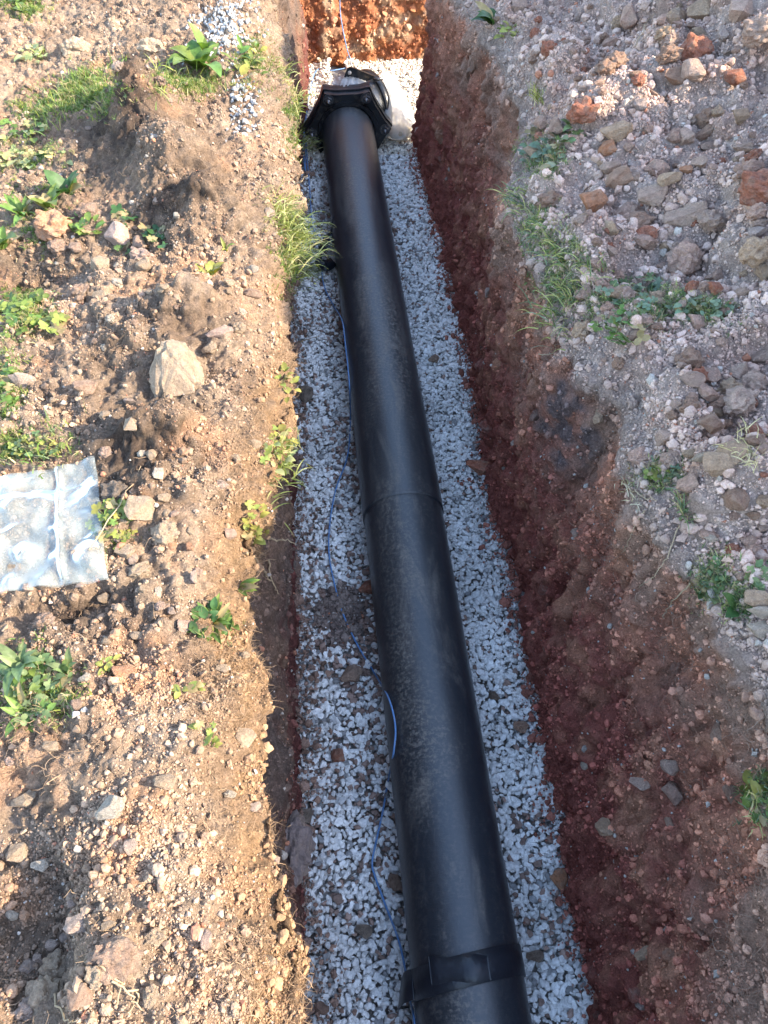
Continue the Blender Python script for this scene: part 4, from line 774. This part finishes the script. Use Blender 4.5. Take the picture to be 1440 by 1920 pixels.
# ================================================================ PLANTS
def leaf_mesh(name, W, bend, fold, seed, nx=8):
    r = random.Random(seed); V = []; tw = r.uniform(-.3, .3)
    for i in range(nx+1):
        x = i/nx; w = W*(math.sin(math.pi*min(1, x*.97+.03)**.85)**.8)*(.25 if x < .12 else 1) if i < nx else .004
        for j in (-1, -.5, 0, .5, 1): V.append((x*math.cos(bend*x*.5), j*w+tw*.06*x*x, .02+bend*.45*(x-x*x*1.35)+abs(j)*w*fold+.012*math.sin(x*14+j*3)))
    return mesh_np(name, np.array(V), [grid_faces(nx+1, 5)], None, True, M_LEAF)
def lobed_mesh(name, seed, lobes=5, n=40):
    r = random.Random(seed); V = [(.35, 0, .03)]
    for i in range(n):
        a = -2.6+5.2*i/(n-1); rr = .42*(.62+.38*abs(math.cos(a*lobes/2.))+.07*math.sin(a*17)); V.append((.35+rr*math.cos(a), rr*math.sin(a), .05*math.sin(a*3)+.10*rr))
    f = np.array([(0, i, i+1) for i in range(1, n)]); V2 = [(0, .012, -.02), (0, -.012, -.02), (.38, -.01, .02), (.38, .01, .02)]; k = len(V)
    return mesh_np(name, np.array(V+V2), [f, np.array([(k, k+1, k+2, k+3)])], None, True, M_LEAF)
def clover_mesh(name, seed):
    V, Fc = [], []
    for q in range(3):
        a0 = q*2.09+.3; c = len(V); V.append((.5, 0, .02))
        for i in range(11):
            t_ = i/10*2*math.pi; lx, ly = .24+.24*math.cos(t_), .20*math.sin(t_); ca, sa = math.cos(a0), math.sin(a0); V.append((.5+lx*ca-ly*sa, lx*sa+ly*ca, .03+.08*abs(ly)))
        Fc += [(c, c+1+i, c+2+i) for i in range(10)]
    k = len(V); V += [(0, .012, -.25), (0, -.012, -.25), (.5, -.01, .02), (.5, .01, .02)]; return mesh_np(name, np.array(V), [np.array(Fc), np.array([(k, k+1, k+2, k+3)])], None, True, M_LEAF)
LEAF = {'lance': [leaf_mesh('leaf', .13, b_, .35, i) for i, b_ in enumerate((.5, .9, 1.3, .2))], 'broad': [leaf_mesh('leaf', .24, b_, .25, 20+i) for i, b_ in enumerate((.4, .8, 1.1))],
        'lobed': [lobed_mesh('leaf', 40+i, l) for i, l in enumerate((5, 5, 7))], 'clover': [clover_mesh('leaf', 60)], 'small': [leaf_mesh('leaf', .3, b_, .2, 70+i, 5) for i, b_ in enumerate((.4, .9))]}
GREEN = dict(fresh=(.12, .19, .042), deep=(.055, .115, .035), yellow=(.23, .255, .06), dull=(.14, .195, .08), grey=(.17, .22, .135), pale=(.36, .37, .15))
def leaf(root, kind, loc, az, el, size, tone, roll=0.):
    o = bpy.data.objects.new('leaf', random.choice(LEAF[kind])); o.location = Vector(loc)-root.location; o.rotation_euler = (roll+random.gauss(0, .2), -el, az); o.scale = (size, size*random.uniform(.85, 1.15), size)
    g = GREEN[tone]; v = random.uniform(.75, 1.3); o.color = (g[0]*v*random.uniform(.85, 1.25), g[1]*v, g[2]*v, 1)
    if random.random() < .13: o.color = (.30*v, .23*v, .11*v, 1)
    return link(o, root)
def rosette(px, py, n, size, kind, tone, label, cat='plant', name='weed_rosette', lean=None, el=(.25, 1.0)):
    loc, nor, mpp = ray(px, py); root = empty(name, loc-Vector((0, 0, .006))); tag(root, label, cat)
    for i in range(n):
        az = 2*math.pi*(i+random.uniform(-.3, .3))/n if lean is None else lean+random.uniform(-1., 1.); leaf(root, kind, root.location+Vector((math.cos(az), math.sin(az), 0))*.004, az, random.uniform(*el), size*mpp*random.uniform(.6, 1.1), tone)
    return root
def patch(px, py, rx, ry, n, size, kinds, tone, label, name='weed_patch', cat='plant', mix=None):
    loc, nor, mpp = ray(px, py); root = empty(name, loc-Vector((0, 0, .006))); tag(root, label, cat)
    for i in range(int(n*1.35)):
        a = random.uniform(0, 6.28); r = math.sqrt(random.random()); p, nn, m2 = ray(px+rx*r*math.cos(a), py+ry*r*math.sin(a), gravel=None)
        if (p-loc).length > .5: continue
        k = random.choice(kinds); leaf(root, k, p+nn*random.uniform(.004, .028)*(1-.5*r), random.uniform(0, 6.28), random.uniform(.0, .5) if k not in ('lance', 'broad') else random.uniform(.2, 1.0), size*m2*random.uniform(.6, 1.2), random.choice([tone, tone, mix or tone]))
    return root
def blades(n, L, spread, lean, seed, tones, wid=.0018, base=.012, droop=1.):
    r = random.Random(seed); V, Fc, Cc = [], [], []
    for _ in range(n):
        az = r.uniform(0, 6.28); l = L*r.uniform(.45, 1.1); d = Vector((math.cos(az)*spread*r.random(), math.sin(az)*spread*r.random(), 1))+Vector(lean)*r.uniform(.4, 1.2); d.normalize()
        p = Vector((r.gauss(0, base), r.gauss(0, base*1.7), -.004)); sd = d.cross(Vector((r.gauss(0, 1), r.gauss(0, 1), .3))).normalized(); k = len(V); c = np.array(GREEN[r.choice(tones)] if r.random() > .2 else (.42, .36, .17))*r.uniform(.7, 1.3)
        for i in range(6):
            w = wid*(1-(i/5)**2*.92); V += [tuple(p+sd*w), tuple(p-sd*w)]; Cc += [c, c]; d = (d+Vector((0, 0, -.14*droop*i*r.uniform(.4, 1.2)))).normalized(); p = p+d*l/5
        Fc += [(k+2*i, k+2*i+1, k+2*i+3, k+2*i+2) for i in range(5)]
    return np.array(V), np.array(Fc), np.array(Cc)
def tuft(px, py, n, size, label, tones=('fresh', 'yellow', 'dull'), lean=(0, 0, 0), spread=1.1, base=.012, wid=.0018, droop=1., group=None):
    loc, nor, mpp = ray(px, py); V, Fc, Cc = blades(n, size*mpp, spread, lean, int(px*7+py), tones, wid, base, droop)
    o = bpy.data.objects.new('grass_tuft', mesh_np('grass_tuft', V, [Fc], Cc, True, M_GRASS)); o.location = loc; return tag(link(o), label, 'grass', group)
# left bank, from far to near
patch(40, 12, 40, 14, 14, 34, ['lance', 'small'], 'fresh', 'leafy weeds in the top left corner')
rosette(372, 128, 15, 74, 'broad', 'fresh', 'big broad-leaved dock plant on the far left bank', name='dock_plant'); rosette(385, 100, 4, 60, 'broad', 'fresh', 'upright leaves growing just behind the big dock plant', el=(.9, 1.3))
tuft(300, 150, 60, 36, 'grass at the left foot of the big dock plant', base=.04); tuft(330, 165, 60, 32, 'grass in front of the big dock plant', base=.04); tuft(400, 165, 50, 30, 'grass right of the big dock plant', base=.03)
tuft(180, 160, 70, 38, 'grass tuft in the middle of the far left sward', base=.04); tuft(130, 190, 80, 34, 'grass tuft at left of the far left sward', base=.05); tuft(95, 205, 50, 30, 'short grass nearest the left edge in the far sward', base=.05); tuft(200, 195, 50, 28, 'grass tuft at the near right end of the far sward', base=.03)
patch(60, 110, 30, 18, 14, 22, ['small', 'lobed'], 'pale', 'pale low weeds behind the far left sward')
tuft(75, 105, 30, 30, 'thin grass tuft left of two tan lumps', base=.02); patch(470, 120, 40, 30, 22, 26, ['lance', 'small'], 'fresh', 'leafy weeds between dock plant and trench edge', mix='yellow')
patch(40, 245, 50, 22, 26, 20, ['small', 'lobed'], 'fresh', 'low weeds beside the shaded foot of the mound', mix='pale'); patch(60, 300, 70, 16, 24, 20, ['small', 'clover'], 'pale', 'low pale weeds left of the dark mound')
rosette(125, 362, 12, 52, 'broad', 'deep', 'dark green rosette in the shade under the mound'); rosette(45, 405, 13, 62, 'lance', 'fresh', 'plantain rosette left of the orange lump', name='plantain'); rosette(95, 388, 6, 52, 'broad', 'fresh', 'bright upright leaves behind the orange lump', el=(.6, 1.2))
rosette(5, 465, 9, 64, 'broad', 'fresh', 'broad leaves at the left frame edge below the plantain'); patch(165, 425, 34, 22, 20, 22, ['lobed', 'small'], 'fresh', 'low weeds right of the orange lump')
patch(238, 412, 20, 14, 8, 32, ['lobed'], 'deep', 'lobed leaves growing over the rounded pinkish stone'); patch(292, 450, 20, 16, 9, 30, ['lobed'], 'deep', 'lobed leaves right of the brown stone in the hollow'); patch(232, 472, 12, 16, 5, 28, ['lobed'], 'deep', 'lobed leaves in front of the rounded pinkish stone')
rosette(397, 512, 12, 34, 'small', 'yellow', 'small bright yellow-green seedling near the trench edge', el=(.5, 1.3)); rosette(425, 470, 3, 34, 'lance', 'yellow', 'single pale sprig behind the yellow-green seedling', el=(.8, 1.4))
patch(35, 590, 45, 38, 44, 30, ['lobed', 'clover'], 'fresh', 'patch of lobed weeds at the left frame edge', mix='yellow'); patch(110, 608, 20, 18, 10, 34, ['lobed'], 'yellow', 'pale lobed leaves right of the lobed weed patch')
patch(8, 720, 16, 50, 24, 28, ['lobed', 'clover'], 'fresh', 'narrow strip of weeds at the left edge above the moss')
patch(60, 840, 66, 22, 40, 16, ['small', 'clover'], 'yellow', 'mossy yellow-green ground plants behind the polythene bag', mix='dull'); tuft(95, 835, 60, 34, 'bright grass tuft standing behind the polythene bag', base=.03); tuft(30, 860, 40, 26, 'short grass at the far edge of the polythene bag', base=.04)
patch(215, 985, 32, 34, 30, 28, ['lobed'], 'yellow', 'lobed weeds at the right edge of the polythene bag', mix='fresh')
rosette(445, 1098, 9, 50, 'lance', 'fresh', 'plantain hanging over the trench edge', name='plantain', lean=-.4, el=(.0, .7))
rosette(398, 1165, 14, 56, 'lance', 'fresh', 'plantain with bright leaves beside the pinkish stone', name='plantain'); patch(400, 1172, 42, 26, 22, 26, ['small', 'broad'], 'fresh', 'round leaves crowded around the bright plantain', mix='deep')
patch(60, 1290, 70, 66, 80, 28, ['lobed', 'clover', 'small', 'lobed'], 'dull', 'leafy weed patch at the left edge below the bag', mix='fresh'); rosette(40, 1250, 11, 80, 'lance', 'dull', 'large plantain in the leafy weed patch', name='plantain'); rosette(130, 1262, 5, 66, 'lance', 'dull', 'plantain leaves at the right of the leafy weed patch', name='plantain', el=(.7, 1.3)); rosette(50, 1340, 8, 66, 'lance', 'fresh', 'plantain at the near end of the leafy weed patch', name='plantain')
patch(380, 1385, 22, 22, 8, 24, ['lobed', 'small'], 'yellow', 'thin sprig on the near left bank below the plantain'); patch(352, 1295, 16, 10, 6, 22, ['small'], 'yellow', 'tiny seedling right of the orange stone'); patch(195, 1245, 18, 14, 10, 18, ['small'], 'yellow', 'small pale seedlings at the top of the leafy weed patch')
# overhanging grass at the left trench edge
for i, (px, py, n, sz, lab) in enumerate(((545, 462, 300, 62, 'largest pale tuft overhanging the left trench edge'), (520, 405, 160, 52, 'grass behind the largest overhanging tuft'), (560, 508, 200, 50, 'near lower part of the overhanging grass fringe'), (566, 265, 110, 44, 'far grass tuft hanging beside the bolted collar'), (545, 190, 80, 32, 'fringe of grass opposite the collar'), (520, 130, 60, 34, 'grass on the far left trench lip'), (500, 385, 40, 38, 'thin grass at the lip behind the overhanging tuft'))):
    tuft(px, py, n, sz, lab, tones=('yellow', 'pale', 'pale'), lean=(.9, -.3, -.2), base=.036, wid=.0016, droop=1.3)
patch(525, 845, 34, 40, 34, 22, ['small', 'lobed'], 'yellow', 'yellow-green creeper overhanging the left trench edge', mix='pale'); tuft(520, 880, 60, 44, 'dry grass hanging under the creeper', tones=('pale', 'yellow'), lean=(.8, -.4, -.6), base=.03)
patch(475, 985, 14, 48, 14, 26, ['lobed', 'small'], 'yellow', 'trailing yellow-green stem down the left lip'); patch(535, 720, 16, 26, 14, 18, ['small'], 'yellow', 'small creeper on the left lip opposite the boulder')
# right bank
rosette(925, 45, 9, 50, 'broad', 'deep', 'dark glossy leaves at the far right trench edge', lean=2.6, el=(-.1, .8)); patch(955, 62, 20, 14, 12, 18, ['small'], 'yellow', 'yellow-green seedlings beside the dark glossy leaves')
tuft(1012, 185, 60, 36, 'sunlit yellow grass tuft on the upper right edge', tones=('yellow', 'pale'), lean=(-.5, 0, .2), base=.015)
patch(1020, 290, 36, 40, 30, 24, ['small', 'clover'], 'grey', 'grey-green weeds hanging over the upper right edge'); patch(1070, 255, 24, 22, 12, 28, ['broad', 'lobed'], 'dull', 'round leaves right of the hanging grey-green weeds')
for px, py, n, sz, lab in ((975, 375, 60, 46, 'thin grass tuft hanging from the right edge beside dark hollow'), (1020, 430, 80, 44, 'grass tuft above the pale overhang on the right edge'), (1055, 480, 90, 48, 'middle tuft of grass on the right trench edge'), (1075, 545, 120, 60, 'largest grass tuft hanging over the right wall'), (1110, 500, 70, 46, 'grass behind the largest right-hand tuft'), (1050, 600, 60, 60, 'pale grass drooping lowest over the right wall')):
    tuft(px, py, n, sz, lab, tones=('grey', 'dull', 'pale'), lean=(-.9, -.35, -.2), base=.025, droop=1.2)
patch(1190, 555, 62, 34, 50, 24, ['clover', 'lobed'], 'grey', 'spreading clover patch on the right bank', mix='dull'); patch(1320, 580, 60, 22, 34, 20, ['clover', 'small'], 'grey', 'low weeds right of the clover patch'); patch(1165, 618, 34, 26, 18, 30, ['lobed', 'clover'], 'dull', 'bright lobed leaves at the lip below the clover patch', mix='fresh')
patch(1240, 885, 34, 24, 22, 20, ['small', 'clover'], 'grey', 'weeds with yellow tips at the right lip', mix='yellow'); tuft(1285, 955, 50, 56, 'spiky grass tuft below the rounded brown stone', tones=('grey', 'dull'), lean=(-.2, -.3, 0), base=.012)
patch(1340, 1090, 30, 40, 30, 20, ['small', 'clover'], 'dull', 'mossy weeds on the near right lip'); rosette(1385, 1140, 5, 46, 'broad', 'deep', 'broad-leaved weed with bluish leaves near the right edge', el=(.4, 1.1)); patch(1425, 1085, 20, 24, 18, 20, ['small', 'lobed'], 'dull', 'green weeds at the right frame edge above the broad-leaved weed')
patch(1428, 1490, 26, 42, 30, 30, ['lobed', 'small'], 'fresh', 'bright weed at the right frame edge low down', mix='yellow'); tuft(1425, 1520, 40, 46, 'pale grass under the bright weed at the right edge', tones=('pale', 'grey'), lean=(-.6, -.3, -.4))
# short grass and moss between them
SG = []
for i in range(5):
    V, Fc, Cc = blades(7, 1., 1.2, (0, 0, 0), 900+i, ('fresh',), .05, .2); SG.append(mesh_np('short_grass', V, [Fc], None, True, M_SGRASS))
def turf(name, sheetn, n, spots, tone, label, L=(.012, .028)):
    def dens(A, C, N):
        x, y, z = project(A); w = 0
        for px, py, rx, ry, k in spots: w = w+k*np.exp(-((x-px)/rx)**2-((y-py)/ry)**2)
        return w*w*(A[..., 2] > .8)*(.15+sm(-.1, .3, fbm(A, 9, 2, 59)))
    P, C, N = sample(sheetn, n, dens); l = RNG.uniform(*L, n); cc = np.array([GREEN[tone[k]] for k in RNG.integers(0, len(tone), n)])*RNG.uniform(.7, 1.3, (n, 1)); dr = RNG.random(n) < .22; cc[dr] = np.array([.36, .29, .16])
    instance_object(name, P, np.stack([RNG.normal(0, .3, n), RNG.normal(0, .3, n), RNG.uniform(0, 6.28, n)], -1), np.repeat(l[:, None], 3, 1), RNG.integers(0, 5, n), cc, SG, label)
turf('short_grass', 'left_bank', 11000, [(165, 175, 70, 40, 1), (80, 205, 60, 25, .7), (350, 155, 60, 25, 1), (480, 120, 35, 50, .8), (40, 290, 70, 40, .6), (60, 840, 90, 28, 1.1), (60, 420, 70, 60, .5), (40, 590, 50, 40, .8), (215, 985, 40, 35, .5), (60, 1300, 80, 70, .9), (545, 470, 30, 70, 1), (525, 850, 28, 40, .8), (550, 220, 22, 70, .7), (10, 730, 30, 60, .8), (390, 1190, 50, 25, .4), (40, 15, 50, 20, 1)], ['fresh', 'yellow', 'dull', 'fresh'], 'short grass and moss between the weeds of the left bank')
turf('bank_moss', 'right_bank', 4500, [(1060, 520, 50, 70, 1), (1010, 430, 35, 40, .8), (1200, 570, 90, 40, .8), (1020, 290, 40, 50, .7), (1330, 1080, 40, 50, 1), (1240, 900, 50, 40, .6), (1390, 1130, 40, 40, .7), (1425, 1500, 30, 50, 1), (1330, 590, 60, 25, .7)], ['grey', 'dull', 'dull', 'pale'], 'short grass and moss between the weeds of the right bank')

# ================================================================ ROOTS, TWIGS AND STRAW
def twig(name, pts, r, label, cat='root', lift=.012, mat=None, wob=3.):
    P = []
    for i, (px, py) in enumerate(pts): loc, nor, mpp = ray(px, py); P.append(loc+nor*lift)
    P = spline([tuple(p) for p in P], 6); P = P+RNG.normal(0, .0006*wob, P.shape); o = tube(name, P, list(np.linspace(r, r*.45, len(P))), mat or M_STRAW, None, 6); return tag(o, label, cat)
twig('root', [(1268, 985), (1258, 1030), (1240, 1070), (1222, 1092), (1205, 1105)], .0016, 'long thin root trailing down the right wall'); twig('twig', [(1292, 1085), (1275, 1110), (1258, 1135), (1245, 1155)], .0022, 'pale straight twig leaning on the right wall below the root', 'twig')
twig('root', [(1215, 955), (1200, 985), (1178, 1010), (1170, 1030)], .0014, 'short forked root on the right wall beside the spiky grass'); twig('root', [(1178, 905), (1195, 920), (1210, 930), (1235, 945)], .002, 'bleached dry root at the right lip')
twig('dry_stem', [(1200, 90), (1212, 65), (1222, 45), (1238, 20)], .0018, 'dry upright stem among the stones at upper right', 'twig', .03)
twig('root', [(1018, 668), (1040, 662), (1058, 655)], .0016, 'pale root poking out of the right wall below the grass', lift=.03)
twig('root', [(497, 1050), (503, 1080), (508, 1098), (517, 1112)], .003, 'orange root hanging from the left lip', lift=.01); twig('root', [(470, 1040), (482, 1062), (492, 1078), (500, 1092)], .004, 'clump of fibrous root at the left lip')
for pts, lab in (([(548, 652), (565, 640), (580, 635), (600, 630)], 'pale root reaching from the left wall over the gravel'), ([(552, 345), (562, 343), (568, 335), (576, 330)], 'small pale root reaching over the far gravel'), ([(500, 1010), (520, 1013), (535, 1012), (553, 1020)], 'thin root across the shaded left wall')):
    a = np.array(ray(*pts[0])[0]); dpt = (a-EYE)@FWD; P = [EYE+(RGT*(x-720)/F+UPV*(960-y)/F+FWD)*(dpt*(1-.004*i)) for i, (x, y) in enumerate(pts)]
    P = spline(P, 6); P = P+RNG.normal(0, .0015, P.shape); tag(tube('root', P, list(np.linspace(.003, .0012, len(P))), M_STRAW, None, 6), lab, 'root')
for i, (a, b_, lab) in enumerate((((190, 1818), (225, 1880), 'left of the dry stems at the bottom left'), ((215, 1830), (262, 1905), 'middle of the dry stems at the bottom left'), ((240, 1850), (250, 1915), 'right of the dry stems at the bottom left'), ((100, 1880), (150, 1925), 'dry stem nearest the bottom left corner'), ((165, 1040), (260, 880), 'long dry stem beside the polythene bag'))):
    m_ = ((a[0]+b_[0])/2+6, (a[1]+b_[1])/2-5); twig('dry_stem', [a, m_, b_], .002, lab, 'twig', .016)
V, Fc, Cc = blades(70, .05, 2.2, (0, 0, -.3), 5, ('pale',), .0014, .02); Cc[:] = np.array([.62, .52, .32])*RNG.uniform(.7, 1.1, (len(Cc), 1))
loc, nor, mpp = ray(1405, 848); o = bpy.data.objects.new('straw_bunch', mesh_np('straw_bunch', V, [Fc], Cc, True, M_GRASS)); o.location = loc+Vector((0, 0, .004)); tag(link(o), 'bunch of bleached dry straw near the right frame edge', 'straw')
V, Fc, Cc = blades(40, .035, 1.6, (-.3, -.2, 0), 6, ('pale',), .0014, .015); Cc[:] = np.array([.55, .47, .34])*RNG.uniform(.7, 1.1, (len(Cc), 1))
loc, nor, mpp = ray(1192, 925); o = bpy.data.objects.new('straw_bunch', mesh_np('straw_bunch', V, [Fc], Cc, True, M_GRASS)); o.location = loc; tag(link(o), 'wisp of dry straw hanging at the right lip', 'straw')
